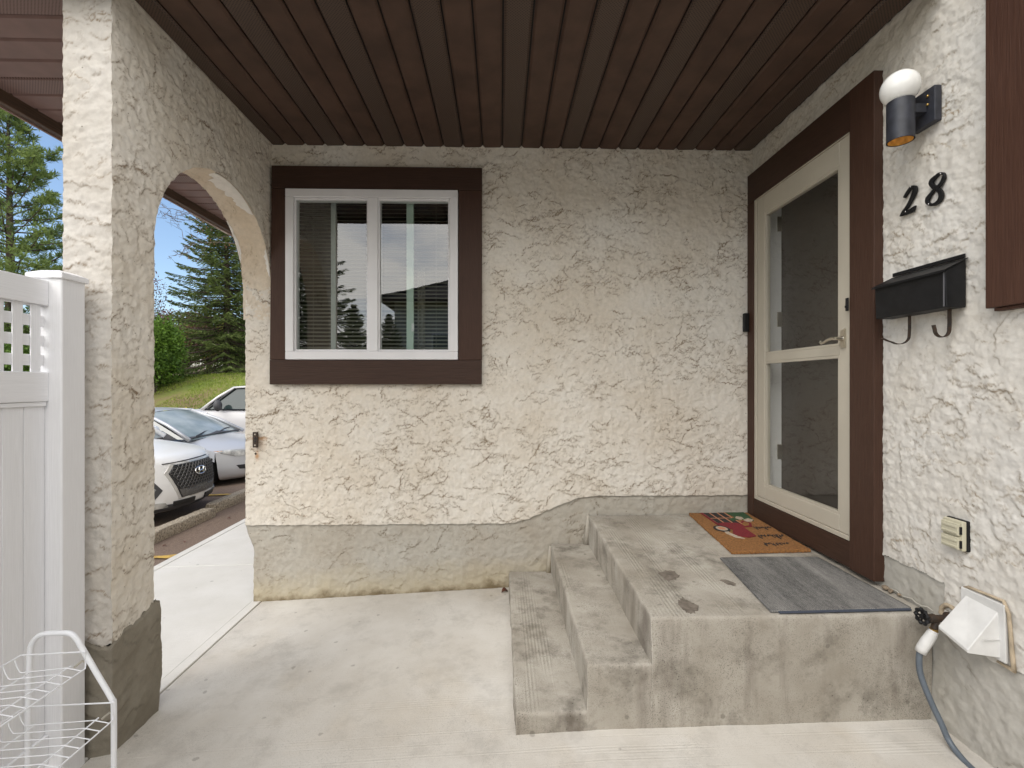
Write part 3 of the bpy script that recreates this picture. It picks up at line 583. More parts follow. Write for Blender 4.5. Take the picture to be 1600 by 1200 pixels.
# porch soffit panels, joints recessed, every third one vented
m, t, p, N, L = nodes('vented_soffit'); p.inputs['Roughness'].default_value = .55
tcn = N('ShaderNodeNewGeometry'); mp = N('ShaderNodeMapping'); L(tcn.outputs['Position'], mp.inputs[0]); mp.inputs['Scale'].default_value = (95, 95, 0); mp.inputs['Rotation'].default_value = (0, 0, R(45))
vo = N('ShaderNodeTexVoronoi'); vo.inputs['Scale'].default_value = 1; vo.inputs['Randomness'].default_value = 0; L(mp.outputs[0], vo.inputs['Vector'])
qq = N('ShaderNodeMapRange'); L(vo.outputs['Distance'], qq.inputs[0]); qq.inputs[1].default_value = .22; qq.inputs[2].default_value = .30
cc = N('ShaderNodeMix'); cc.data_type = 'RGBA'; L(qq.outputs[0], cc.inputs[0]); cc.inputs[6].default_value = (.012, .008, .006, 1); cc.inputs[7].default_value = (.076, .046, .032, 1); L(cc.outputs[2], p.inputs['Base Color'])
M['vented'] = m
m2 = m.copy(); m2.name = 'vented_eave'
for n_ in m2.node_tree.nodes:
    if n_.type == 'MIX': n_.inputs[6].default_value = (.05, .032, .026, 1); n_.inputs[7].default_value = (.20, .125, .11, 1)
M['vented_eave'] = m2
pitch = .1356; x = -1.48-pitch
k = 0
while x < XR:
    xa, xb = max(x+.004, XL+.0), min(x+pitch-.004, XR+.010)
    if xb-xa > .02:
        dz = random.uniform(-.0012, .0012); mb = MB()
        pr = [(xa, HT+.012), (xa+.0001, HT+.004), (xa+.012, HT-.006+dz), (xb-.012, HT-.006-dz), (xb-.0001, HT+.004), (xb, HT+.012)]
        mb.prism([(a, 1.86, b) for a, b in pr], (0, YW-.004-1.86, 0))
        part('soffit_panel', mb, M['vented'] if k % 3 == 0 else M['soffit'], house)
    x += pitch; k += 1
part('soffit_backing', MB().box(XL-.2, XR+.3, 1.86, YW+.1, HT+.014, HT+.03), M['black'], house)
# side eave soffit
y = 1.86-.02; k = 0
while y < 9:
    mb = MB(); pr = [(y+.004, HT+.012), (y+.0041, HT+.004), (y+.012, HT-.006), (y+.133, HT-.006), (y+.140, HT+.004), (y+.1401, HT+.012)]
    mb.prism([(-2.78, a, b) for a, b in pr], (2.78-1.772, 0, 0))
    part('eave_soffit_panel', mb, M['vented_eave'] if k % 4 == 1 else M['eave'], house); y += .1443; k += 1
part('fascia_board', MB().box(-2.825, -2.785, 1.84, 9.1, 3.135, 3.36), M['fascia'], house, bevel=.003)
part('drip_edge', MB().box(-2.842, -2.828, 1.84, 9.1, 3.128, 3.38), M['drip'], house)
part('fascia_board', MB().box(-2.825, XR-.01, 1.80, 1.838, 3.15, 3.36), M['fascia'], house, bevel=.003)
rf = MB(); rf.prism([(-2.86, 1.78, 3.385), (-2.86, 9.1, 3.385), (2.6, 9.1, 5.0), (2.6, 1.78, 5.0)], (0, 0, .05)); rf.prism([(XR+.02, 1.79, HT+.05), (-2.8, 1.79, 3.34), (-2.8, 1.79, 3.38), (XR+.02, 1.79, 4.7)], (0, .04, 0))
part('roof', rf, M['shingle'], house)
# ---- window
win = part('window', MB().box(-1.463, -.292, 3.188, 3.28, 2.835, 2.890).box(-1.463, -.292, 3.188, 3.28, 1.727, 1.782).box(-1.463, -1.408, 3.188, 3.28, 1.782, 2.835).box(-.349, -.292, 3.188, 3.28, 1.782, 2.835).box(-.905, -.839, 3.192, 3.28, 1.782, 2.835), M['frame'], house, bevel=.004)
st = MB()
for (a, b) in ((-1.408, -.905), (-.839, -.349)):
    st.box(a, b, 3.205, 3.262, 2.820, 2.834).box(a, b, 3.205, 3.262, 1.783, 1.797).box(a, a+.012, 3.205, 3.262, 1.797, 2.82).box(b-.012, b, 3.205, 3.262, 1.797, 2.82)
part('glazing_bead', st, M['frame'], win, bevel=.002)
for (a, b) in ((-1.396, -.917), (-.827, -.361)):
    part('pane', MB().add([(a, 3.222, 1.797), (b, 3.222, 1.797), (b, 3.222, 2.82), (a, 3.222, 2.82)], [(0, 1, 2, 3)]), M['glass'], win)
part('inner_sash', MB().box(-1.19, -1.155, 3.285, 3.305, 1.79, 2.86).box(-1.155, -.87, 3.285, 3.305, 2.835, 2.875), M['sash2'], win, bevel=.002)
part('inner_sash', MB().box(-.662, -.612, 3.285, 3.305, 1.79, 2.86).box(-.87, -.662, 3.285, 3.305, 2.845, 2.875), M['sash'], win, bevel=.002)
part('sash_latch', MB().box(-.625, -.607, 3.275, 3.284, 1.93, 1.985).box(-.622, -.61, 3.268, 3.276, 1.94, 1.95), M['frame'], win, bevel=.002)
sm = None
for i in range(40):
    z = 1.785+i*.0275
    mb = MB().add([(-1.46, 3.335, z), (-.30, 3.335, z), (-.30, 3.352, z+.012), (-1.46, 3.352, z+.012), (-1.46, 3.3355, z+.0012), (-.30, 3.3355, z+.0012), (-.30, 3.3525, z+.0132), (-1.46, 3.3525, z+.0132)], [(0, 3, 2, 1), (4, 5, 6, 7), (0, 1, 5, 4), (2, 3, 7, 6)])
    part('blind_slat', mb, M['blind'], win)
for x in (-1.33, -.46, -.88): part('blind_cord', MB().tube([(x, 3.333, 1.78), (x, 3.333, 2.88)], .0012, 5), M['blind'], win)
part('window_room', MB().add([(-1.48, 3.30, 1.70), (-.28, 3.30, 1.70), (-.28, 3.30, 2.92), (-1.48, 3.30, 2.92), (-1.48, 3.42, 1.70), (-.28, 3.42, 1.70), (-.28, 3.42, 2.92), (-1.48, 3.42, 2.92)], [(4, 5, 6, 7), (0, 1, 5, 4), (3, 7, 6, 2), (0, 4, 7, 3), (1, 2, 6, 5)]), M['dark'], win)
part('curtain', MB().add(sum([[(-.60+i*.007, 3.375+.008*math.sin(i*1.3), 1.72), (-.60+i*.007, 3.375+.008*math.sin(i*1.3), 2.4)] for i in range(9)], []), [(2*i, 2*i+2, 2*i+3, 2*i+1) for i in range(8)]), mat('curtain', (.25, .23, .18), .9), win)
# window trim boards
part('trim_board', MB().box(-1.558, -.127, 3.196, 3.24, 2.893, 3.048), M['brown_h'], house, bevel=.003)
part('trim_board', MB().box(-1.571, -.130, 3.196, 3.24, 1.557, 1.724), M['brown_h'], house, bevel=.003)
part('trim_board', MB().prism([(-1.571, 3.198, 1.7255), (-1.466, 3.198, 1.7255), (-1.466, 3.198, 2.8915), (-1.559, 3.198, 2.8915)], (0, .042, 0)), M['brown_v'], house, bevel=.003)
part('trim_board', MB().box(-.289, -.128, 3.198, 3.24, 1.7255, 2.8915), M['brown_v'], house, bevel=.003)
# ---- door surround
part('door_trim', MB().box(1.736, 1.79, 2.115, 2.268, .64, 3.02), M['brown_v'], house, bevel=.003)
part('door_trim', MB().box(1.738, 1.79, 2.270, 3.225, 2.822, 3.02), M['brown_h'], house, bevel=.003)
part('door_trim', MB().box(1.738, 1.79, 3.150, 3.226, .642, 2.820), M['brown_v'], house, bevel=.003)
part('door_kickboard', MB().box(1.740, 1.79, 2.270, 3.148, .642, .772), M['brown_h'], house, bevel=.003)
part('door_casing', MB().box(1.792, 1.812, 3.125, 3.18, .78, 2.85), M['brown_v'], house)
M['jamb'] = mat('white_jamb', (.84, .84, .84), .5)
part('door_jamb', MB().box(1.792, 2.0, 2.22, 2.262, .78, 2.85).box(1.792, 2.0, 2.22, 3.18, 2.82, 2.86).box(1.792, 2.0, 2.22, 3.18, .74, .782), M['jamb'], house)  # near, top and bottom lining made white to bounce light onto the far jamb
part('door_jamb', MB().box(1.814, 1.918, 3.120, 3.17, .785, 2.82), M['jamb'], house, bevel=.002)
for z in (1.05, 1.95, 2.60): part('hinge', MB().box(1.885, 1.918, 3.112, 3.119, z, z+.10), M['nickel'], house, bevel=.001)
part('wall_core', MB().box(1.80, 1.9, -3.5, 2.20, 0, 3.5).box(1.80, 1.9, 3.19, 3.4, 0, 3.3).box(1.80, 1.9, 2.20, 3.19, 2.87, 3.3).box(1.80, 1.9, 2.20, 3.19, 0, .73), M['dark'], house)
part('entry_door', MB().box(1.92, 1.96, 2.262, 3.17, .785, 2.82), M['bulletin'], house, bevel=.002)
sd_ = part('storm_door', MB().box(1.750, 1.788, 2.282, 2.355, .80, 2.815).box(1.750, 1.788, 3.035, 3.118, .80, 2.815).box(1.750, 1.788, 2.355, 3.035, 2.69, 2.815).box(1.750, 1.788, 2.355, 3.035, .80, .885).box(1.752, 1.786, 2.355, 3.035, 1.708, 1.757), M['almond'], house, bevel=.004, seg=3)
part('door_frame', MB().box(1.744, 1.79, 2.270, 2.281, .775, 2.82).box(1.744, 1.79, 3.120, 3.148, .775, 2.82).box(1.744, 1.79, 2.281, 3.120, 2.8165, 2.8215).box(1.742, 1.79, 2.281, 3.12, .775, .798), M['almond'], sd_, bevel=.002)
part('door_sweep', MB().box(1.757, 1.785, 2.282, 3.118, .7985, .802), M['black'], sd_)
for (a, b) in ((.885, 1.708), (1.757, 2.69)):
    bd = MB().box(1.753, 1.782, 2.355, 2.369, a, b).box(1.753, 1.782, 3.021, 3.035, a, b).box(1.753, 1.782, 2.369, 3.021, b-.014, b).box(1.753, 1.782, 2.369, 3.021, a, a+.014)
    part('glazing_bead', bd, M['almond'], sd_, bevel=.0015)
    part('pane', MB().add([(1.766, 2.369, a+.014), (1.766, 3.021, a+.014), (1.766, 3.021, b-.014), (1.766, 2.369, b-.014)], [(3, 2, 1, 0)]), M['glass2'], sd_)
hd = MB().prism([(1.748, 2.306, 1.745), (1.748, 2.335, 1.745), (1.748, 2.335, 1.832), (1.748, 2.306, 1.840)], (-.008, 0, 0))
hd.lathe([(.013, 0), (.010, -.006), (.008, -.028), (.008, -.035)], (1.741, 2.322, 1.792), 'x', 16)
hd.tube([(1.705, 2.322, 1.792), (1.704, 2.35, 1.794), (1.703, 2.38, 1.788), (1.703, 2.405, 1.778), (1.704, 2.425, 1.775), (1.705, 2.435, 1.782), (1.706, 2.430, 1.790)], [.009, .0085, .007, .0065, .006, .005, .004], 10)
part('door_handle', hd, M['nickel'], sd_, auto=40)
part('strike_plate', MB().box(1.728, 1.7355, 2.269, 2.285, 1.925, 1.99).box(1.722, 1.729, 2.272, 2.282, 1.94, 1.952), M['black'], house, bevel=.002)
# corner boards of the big window on the door wall
part('trim_board', MB().box(1.738, 1.785, 1.30, 1.622, 1.83, 3.7), M['brown_side'], house, bevel=.003)
part('trim_board', MB().box(1.752, 1.785, 1.30, 1.605, 1.818, 1.8285), M['brown_side'], house, bevel=.002)

# ------------------------------------------------------------------ steps
steps = thing('porch_steps', 'weathered poured concrete porch landing with two stained steps on its left', 'steps', (.9, 2.5, .15), world=True)
def tread(name, x0, x1, zt, zb, y0=1.872, y1=3.231, seed=0, drop=.02, lean=0):
    nx_ = int((x1-x0)/.011)+2; ny_ = int((y1-y0)/.012)+2
    ex = .012
    def edge(n_, a, b): 
        s = np.linspace(0, 1, n_); return a+(b-a)*s
    xs_ = np.concatenate([[x0, x0, x0+.003, x0+ex*.6], edge(nx_, x0+ex, x1-.001)]); zx = np.concatenate([[-9, -ex, -.004, -.0008], np.zeros(nx_)])
    ys_ = np.concatenate([[y0, y0, y0+.003, y0+ex*.6], edge(ny_, y0+ex, y1)]); zy = np.concatenate([[-9, -ex, -.004, -.0008], np.zeros(ny_)])
    # rows of risers subdivided
    zr = np.linspace(zb, zt-ex, 26)[:-1]
    xs_ = np.concatenate([np.full(25, x0), xs_[1:]]); zxa = np.concatenate([zr-zt, zx[1:]])
    ys_ = np.concatenate([np.full(25, y0), ys_[1:]]); zya = np.concatenate([zr-zt, zy[1:]])
    XX, YY = np.meshgrid(xs_, ys_, indexing='ij'); ZX, ZY = np.meshgrid(zxa, zya, indexing='ij'); ZZ = np.minimum(ZX, ZY)
    wxx = .004*fbm(YY*5, ZZ*4, seed+1, 3)+.0015*fbm(YY*40, ZZ*40, seed+2, 2); wyy = .003*fbm(XX*5, ZZ*4, seed+3, 3)+.0012*fbm(XX*40, ZZ*40, seed+4, 2)
    top_ = .0022*fbm(XX*4, YY*4, seed+5, 4)-.0016*sstep(.1, .5, fbm(XX*25, YY*25, seed+6, 3))
    slope = drop*(YY-y1)/(y1-y0)
    sx = np.exp(-(XX-x0)/.08); sy = np.exp(-(YY-y0)/.08)
    lx = lean*np.clip(-ZZ, 0, 1)
    P_ = np.stack([XX+wxx*sx-lx*sx, YY+wyy*sy, zt+ZZ+slope*(1+np.minimum(ZZ, 0)*0)+top_], -1).reshape(-1, 3)
    return link(name, fast_mesh(name, P_, grid_faces(len(xs_), len(ys_)), True), M['step'], steps)
tread('step', .060, .372, .252, .02, seed=101); tread('step', .352, .640, .442, .02, seed=111); tread('landing', .615, 1.781, .640, .02, seed=121, drop=.030)
M['stain_shade'] = mat('wet_stain', (.10, .082, .066), .85, col2=(.20, .17, .14), vs=45, detail=6)
M['lime'] = mat('lime_spot', (.66, .63, .58), .9, var=.1, vs=60)
for nm, mm_, pl in (('stain_patch', 'stain_shade', [(.782, 2.285), (.831, 2.315), (.872, 2.309), (.881, 2.256), (.846, 2.212), (.798, 2.196)]), ('stain_patch', 'stain_shade', [(.769, 1.999), (.805, 2.032), (.825, 1.987), (.849, 1.957), (.803, 1.900), (.778, 1.905), (.764, 1.94)]), ('stain_patch', 'stain_shade', [(1.054, 2.202), (1.083, 2.209), (1.112, 2.165), (1.095, 2.141), (1.068, 2.159)])):
    c_ = np.mean(pl, 0); pts = []
    for i in range(len(pl)):
        for k in range(7):
            f_ = k/7; p_ = np.array(pl[i])*(1-f_)+np.array(pl[(i+1) % len(pl)])*f_; p_ = c_+(p_-c_)*(1+rng.normal(0, .09)); pts.append(p_)
    part(nm, MB().prism([(x, y, .6425+.030*(y-3.231)/1.359) for x, y in pts], (0, 0, -.006)), M[mm_], steps)
# rolled mortar fillets where the steps meet the wall
for pth_, rr_ in (([(.335, 3.226, .25), (.342, 3.225, .33), (.348, 3.222, .43)], [.020, .016, .010]), ([(.598, 3.226, .44), (.607, 3.224, .54), (.610, 3.222, .65)], [.022, .017, .010])):
    part('mortar_fillet', MB().tube(catmull(pth_, 5) if False else pth_, rr_, 8), M['parging'], house, smooth=True)
M['crumb'] = mat('mortar_crumb', (.22, .17, .12), .95, var=.3, vs=80, bump=.004, bs=120)
# rubble in the joint by the door
for (x, y, r_, lb) in ((1.760, 2.08, .014, 'largest brown mortar crumb, right at the foot of the door trim'), (1.764, 2.055, .010, 'medium mortar crumb next to the largest one by the door trim'), (1.752, 2.045, .007, 'smallest mortar crumb on the landing side of the others'), (1.768, 2.015, .008, 'mortar crumb nearest the camera, farthest from the door trim')):
    mb = MB().ell((x, y, .622+r_*.5), (r_, r_*1.2, r_*.7), 9, 6)
    o = part('mortar_crumb', mb, M['crumb']); tag(o, lb, 'mortar crumb', 'mortar crumbs beside the door')
# hairline cracked gap between landing and wall
part('joint_sealant', MB().tube([(1.774, 1.86+i*.025, .628+.006*math.sin(i*1.9)) for i in range(11)], [.002+.002*abs(math.sin(i*2.3)) for i in range(11)], 6), M['parging_side'], steps, smooth=True)

# ------------------------------------------------------------------ doormats
def sheet_mat(name, corners, z0, th, m_, label, cat, fringe=0):
    A, B, C_, D = [np.array(c) for c in corners]; nu, nv = 60, 70
    u, v = np.meshgrid(np.linspace(0, 1, nu), np.linspace(0, 1, nv), indexing='ij')
    P2 = (A*(1-u)[..., None]+B*u[..., None])*(1-v)[..., None]+(D*(1-u)[..., None]+C_*u[..., None])*v[..., None]
    ed = np.minimum(np.minimum(u, 1-u), np.minimum(v, 1-v)); ctr_ = P2.mean((0, 1))
    if fringe: P2 = P2+np.where(ed < .001, 1, 0)[..., None]*(rng.random(P2.shape)-.5)*fringe
    sl2 = .022*(P2[..., 1]-3.231)
    z = z0+th+.0015*fbm(P2[..., 0]*6, P2[..., 1]*6, 7, 3)+sl2+(rng.random(u.shape)-.5)*fringe*.35
    top_ = np.concatenate([P2, z[..., None]], -1).reshape(-1, 3)
    bot_ = top_.copy(); bot_[:, 2] = (z0+sl2).ravel()
    F = grid_faces(nu, nv); n_ = nu*nv; idx = np.arange(n_).reshape(nu, nv)
    per = list(idx[:, 0])+list(idx[-1, 1:])+list(idx[-2::-1, -1])+list(idx[0, -2:0:-1]); per = np.array(per)
    nx2 = np.roll(per, -1); Fs = np.stack([per, per+n_, nx2+n_, nx2], 1)
    o = link(name, fast_mesh(name, np.concatenate([top_, bot_]), np.concatenate([F, Fs])), m_)
    return tag(o, label, cat)
def lz(y): return .640+.022*(y-3.231)
coirC = [(1.318, 3.212), (1.728, 3.214), (1.722, 2.530), (1.268, 2.512)]
cm = sheet_mat('coir_doormat', coirC, .643, .016, M['coir'], 'orange coir doormat printed with a red truck, in the corner by the door', 'doormat', .006)
def printed(name, pts, m_, dz=.0010, parent=cm):
    vs = [(x, y, lz(y)+.0215+dz) for x, y in pts]
    return part(name, MB().prism(vs, (0, 0, -.004)), m_, parent)
ORG[cm.name] = None
def quadz(a, b, w): 
    a, b = Vector(a), Vector(b); d_ = (b-a).normalized(); n_ = Vector((-d_.y, d_.x))*w; return [tuple(a+n_), tuple(a-n_), tuple(b-n_), tuple(b+n_)]
bedA, bedB, bedC, bedD = Vector((1.405, 3.20)), Vector((1.405, 2.93)), Vector((1.56, 2.95)), Vector((1.56, 3.20))
printed('printed_bed', [bedA, bedB, bedC, bedD], M['matblack'], .0004)
for a, b in ((bedA, bedB), ((1.455, 3.20), (1.455, 2.94)), ((1.51, 3.20), (1.51, 2.95)), ((1.405, 3.08), (1.56, 3.085)), ((1.56, 3.20), (1.56, 2.95))): printed('printed_rail', quadz(a, b, .004), M['matline'], .0014)
printed('printed_red_sill', quadz((1.40, 3.20), (1.40, 2.93), .007), M['matred'], .0018)
printed('printed_red_body', [(1.40, 2.97), (1.385, 2.90), (1.45, 2.86), (1.415, 2.79), (1.42, 2.75), (1.47, 2.715), (1.53, 2.74), (1.535, 2.86), (1.545, 2.98), (1.45, 2.99)], M['matred'], .0018)
printed('printed_cab', [(1.54, 2.96), (1.60, 3.03), (1.63, 2.98), (1.60, 2.91), (1.535, 2.90)], M['matred'], .0010)
printed('printed_cab_window', [(1.555, 2.955), (1.598, 3.005), (1.612, 2.975), (1.59, 2.93), (1.555, 2.915)], M['coir'], .0022)
printed('printed_snow', [(1.385, 2.86), (1.372, 2.79), (1.395, 2.72), (1.44, 2.70), (1.415, 2.75), (1.40, 2.80), (1.408, 2.85)], M['matwhite'], .0012)
for (ra, m_, dz) in ((.056, 'matblack', .0024), (.040, 'matwhite', .0030), (.026, 'matline', .0036)):
    printed('printed_wheel', [(1.385+ra*math.cos(q*PI/10)*.85, 2.872+ra*math.sin(q*PI/10)) for q in range(20)], M[m_], dz)
printed('printed_tree', [(1.57, 3.205), (1.70, 3.208), (1.695, 3.12), (1.672, 3.02), (1.635, 3.03), (1.60, 3.06), (1.53, 3.02), (1.525, 3.06), (1.585, 3.10)], M['matgreen'], .0016)
printed('printed_snow', [(1.575, 3.075), (1.60, 3.115), (1.63, 3.10), (1.625, 3.06), (1.59, 3.045)], M['matwhite'], .0026)
printed('printed_snow', [(1.615, 3.045), (1.66, 3.07), (1.675, 3.035), (1.64, 3.00), (1.61, 3.01)], M['matwhite'], .0028)
def script_line(x0, x1, yc, n_, h_):
    mb = MB(); cur = None
    for k in range(n_):
        xa = x0+(x1-x0)*k/n_; wd = (x1-x0)/n_; kind = random.choice((0, 1, 2, 3)); hh_ = h_*random.uniform(.6, 1.2)*(1.7 if kind == 3 or k == 0 else 1)
        pts = [(xa+wd*(.1+.75*q), yc+random.uniform(-.002, .002)+hh_*(math.sin(PI*q) if kind == 0 else math.sin(2*PI*q)*.5+.4 if kind == 1 else math.sin(PI*q)*.9-.3*math.sin(3*PI*q) if kind == 2 else 1-abs(2*q-1))) for q in np.linspace(0, 1, 9)]
        for i, (a, b) in enumerate(zip(pts[:-1], pts[1:])):
            if random.random() < .12: continue
            mb.prism([(x, y, lz(y)+.0222) for x, y in quadz(a, b, random.uniform(.0012, .0028))], (0, 0, -.003))
    o = part('printed_script', mb, M['matblack'], cm); o['kind'] = 'stuff'
# two short lines of worn black script, read along the mat's depth
script_line(1.60, 1.715, 2.905, 6, -.030); script_line(1.535, 1.705, 2.76, 8, -.034); script_line(1.50, 1.655, 2.63, 7, -.028)
# ribbed grey mat, second backing sheet showing along its front edge
m, t, p, N, L = nodes('grey_rib_mat'); p.inputs['Roughness'].default_value = .95
g = N('ShaderNodeNewGeometry'); sp = N('ShaderNodeSeparateXYZ'); L(g.outputs['Position'], sp.inputs[0])
w_ = N('ShaderNodeMath'); w_.operation = 'MULTIPLY'; L(sp.outputs[0], w_.inputs[0]); w_.inputs[1].default_value = 2*PI*105; w2 = N('ShaderNodeMath'); w2.operation = 'SINE'; L(w_.outputs[0], w2.inputs[0])
mp = N('ShaderNodeMapping'); L(g.outputs['Position'], mp.inputs[0]); mp.inputs['Scale'].default_value = (110, 30, 1); n = N('ShaderNodeTexNoise'); n.inputs['Scale'].default_value = 1.0; n.inputs['Detail'].default_value = 6; n.inputs['Roughness'].default_value = .8; L(mp.outputs[0], n.inputs['Vector'])
n2 = N('ShaderNodeTexNoise'); n2.inputs['Scale'].default_value = 300; n2.inputs['Detail'].default_value = 2; L(g.outputs['Position'], n2.inputs['Vector'])
mp3 = N('ShaderNodeMapping'); L(g.outputs['Position'], mp3.inputs[0]); mp3.inputs['Scale'].default_value = (14, 1.2, 1); n3 = N('ShaderNodeTexNoise'); n3.inputs['Scale'].default_value = 1.0; n3.inputs['Detail'].default_value = 3; L(mp3.outputs[0], n3.inputs['Vector'])
a1 = N('ShaderNodeMath'); a1.operation = 'ADD'; L(n.outputs[0], a1.inputs[0]); L(n2.outputs[0], a1.inputs[1])
a3 = N('ShaderNodeMath'); a3.operation = 'ADD'; L(a1.outputs[0], a3.inputs[0]); L(n3.outputs[0], a3.inputs[1])
a2 = N('ShaderNodeMath'); a2.operation = 'MULTIPLY_ADD'; L(w2.outputs[0], a2.inputs[0]); a2.inputs[1].default_value = .07; L(a3.outputs[0], a2.inputs[2])
r = N('ShaderNodeValToRGB'); L(a2.outputs[0], r.inputs[0]); r.color_ramp.elements[0].position = 1.15/2; r.color_ramp.elements[1].position = 1.0
dv = N('ShaderNodeMath'); dv.operation = 'MULTIPLY'; L(a2.outputs[0], dv.inputs[0]); dv.inputs[1].default_value = .5; L(dv.outputs[0], r.inputs[0])
r.color_ramp.elements[0].color = (.035, .035, .036, 1); r.color_ramp.elements[1].color = (.30, .29, .275, 1); r.color_ramp.elements[0].position = .56; r.color_ramp.elements[1].position = .98; L(r.outputs[0], p.inputs['Base Color'])
b_ = N('ShaderNodeBump'); b_.inputs['Distance'].default_value = .002; L(a2.outputs[0], b_.inputs['Height']); L(b_.outputs[0], p.inputs['Normal']); M['greymat'] = m
gm = sheet_mat('grey_doormat', [(1.172, 2.452), (1.700, 2.450), (1.722, 1.905), (1.118, 1.893)], .6435, .008, M['greymat'], 'flat grey ribbed doormat lying at the front edge of the landing', 'doormat', .0012)
ORG[gm.name] = None
part('mat_backing', MB().prism([(1.15, 1.882, .6145), (1.715, 1.893, .6150), (1.715, 1.92, .616), (1.15, 1.92, .616)], (0, 0, .0045)), mat('mat_edge_blue', (.05, .06, .085), .8), gm)

# ------------------------------------------------------------------ wall lamp, number, mailbox
def wthing(name, label, cat, loc, **k): return thing(name, label, cat, loc, world=True, **k)
lamp = wthing('wall_lamp', 'black cylinder wall lamp with a white globe on top, beside the door', 'wall lamp', (1.775, 1.875, 2.69))
part('back_plate', MB().box(1.745, 1.775, 1.822, 1.930, 2.622, 2.765), M['lampblack'], lamp, bevel=.003)
part('arm', MB().box(1.690, 1.744, 1.855, 1.892, 2.672, 2.708), M['lampblack'], lamp, bevel=.002)
cy = (1.648, 1.872)
part('lamp_cylinder', MB().lathe([(.0460, 2.560), (.0468, 2.5605), (.0468, 2.722), (.0460, 2.7225), (.043, 2.7225), (.0425, 2.715), (.0425, 2.58), (.0423, 2.5602)], (cy[0], cy[1], 0), 'z', 48, cap=False), M['lampblack'], lamp, auto=50)
part('reflector', MB().lathe([(.0420, 2.5615), (.0418, 2.58), (.028, 2.62), (.012, 2.63), (0, 2.63)], (cy[0], cy[1], 0), 'z', 40, cap=False), M['amber'], lamp, smooth=True)
part('globe', MB().ell((cy[0]-.002, cy[1], 2.778), (.068, .068, .068), 40, 24), M['globe'], lamp, smooth=True)
for (a, b) in ((1.87, 2.69), (1.845, 2.60)): part('screw', MB().lathe([(.005, 0), (.005, -.004), (.003, -.006)], (1.745, 1.852, 2.735 if b == 2.69 else 2.70), 'x', 10), M['brass'], lamp)
TWO = [(1.9857, 2.3731, 1.9931, 2.3801), (1.9716, 2.3856, 1.9808, 2.3946), (1.959, 2.3965, 1.9673, 2.4061), (1.9475, 2.4002, 1.953, 2.413), (1.9448, 2.3991, 1.9312, 2.4029), (1.946, 2.3915, 1.9282, 2.381), (1.953, 2.375, 1.9382, 2.3635), (1.9642, 2.3546, 1.9526, 2.3447), (1.9795, 2.3355, 1.9704, 2.3267), (1.9994, 2.3196, 1.9916, 2.3119), (2.0094, 2.3049, 2.006, 2.3018)]
FOOT = [(2.0102, 2.301), (1.9894, 2.323), (1.9631, 2.3141), (1.9467, 2.3183), (1.9329, 2.3202), (1.9421, 2.297), (1.9798, 2.2974)]
EIGHT = [(1.8078, 2.4031, 1.8093, 2.3925), (1.8263, 2.4123, 1.8233, 2.4018), (1.8449, 2.4083, 1.8377, 2.3974), (1.8646, 2.4015, 1.8516, 2.3878), (1.8711, 2.3841, 1.8536, 2.3812), (1.8562, 2.3592, 1.8431, 2.3677), (1.838, 2.34, 1.8239, 2.3478), (1.8292, 2.3262, 1.8102, 2.3215), (1.83, 2.3079, 1.8175, 2.2968), (1.8443, 2.2987, 1.8382, 2.2867), (1.8616, 2.3013, 1.863, 2.2906), (1.8721, 2.3123, 1.8847, 2.31), (1.8714, 2.3211, 1.8855, 2.331), (1.8623, 2.3345, 1.8708, 2.3437), (1.8423, 2.3496, 1.8486, 2.3582), (1.8228, 2.3545, 1.8308, 2.3647), (1.8076, 2.37, 1.8176, 2.3793), (1.8011, 2.3829, 1.8129, 2.3921)]
def catmull(rows, n=5, closed=False):
    rows = [np.array(r_) for r_ in rows]; out = []; m_ = len(rows)
    for i in range(m_ if closed else m_-1):
        g_ = (lambda j: rows[j % m_]) if closed else (lambda j: rows[min(max(j, 0), m_-1)])
        p0, p1, p2, p3 = g_(i-1), g_(i), g_(i+1), g_(i+2)
        for k in range(n):
            t_ = k/n; out.append(.5*((2*p1)+(-p0+p2)*t_+(2*p0-5*p1+4*p2-p3)*t_**2+(-p0+3*p1-3*p2+p3)*t_**3))
    if not closed: out.append(rows[-1])
    return out
def ribbon(mb, rows, xf, xb, closed=False, ramp=.0012):
    n_ = len(rows); vs = []; fs = []
    for i, (a, b, c, d_) in enumerate(rows):
        x = xf+(abs(i/n_-.5)*ramp); mid = ((a+c)/2, (b+d_)/2)
        vs += [(x+.0018, a, b), (x, mid[0], mid[1]), (x+.0018, c, d_), (xb, a, b), (xb, c, d_)]
    for i in range(n_ if closed else n_-1):
        p_ = 5*i; q_ = 5*((i+1) % n_)
        fs += [(p_, q_, q_+1, p_+1), (p_+1, q_+1, q_+2, p_+2), (p_+3, q_+3, q_, p_), (p_+2, q_+2, q_+4, p_+4)]
    if not closed: fs += [(0, 1, 2, 4, 3), (5*n_-5, 5*n_-2, 5*n_-1, 5*n_-3, 5*n_-4)]
    return mb.add(vs, fs)
d2 = wthing('house_number', 'black italic digit 2 screwed to the stucco under the wall lamp, left of the 8', 'house number', (1.775, 2.0, 2.36), group='house number digits')
mb = ribbon(MB(), catmull(TWO, 5), 1.763, 1.774); mb.prism([(1.7645, y, z) for y, z in FOOT], (.009, 0, 0)); part('digit', mb, M['black'], d2)
d8 = wthing('house_number', 'black italic digit 8 screwed to the stucco, right of the 2', 'house number', (1.775, 1.88, 2.37), group='house number digits')
part('digit', ribbon(MB(), catmull(EIGHT, 5, True), 1.763, 1.774, True), M['black'], d8)
for (y, z), dd_ in (((1.9517, 2.4078), d2), ((1.9766, 2.3097), d2), ((1.8155, 2.4028), d8), ((1.8681, 2.3015), d8)):
    part('screw', MB().ell((1.7620, y, z), (.0022, .0028, .0028), 8, 6), M['chrome'], dd_, smooth=True)
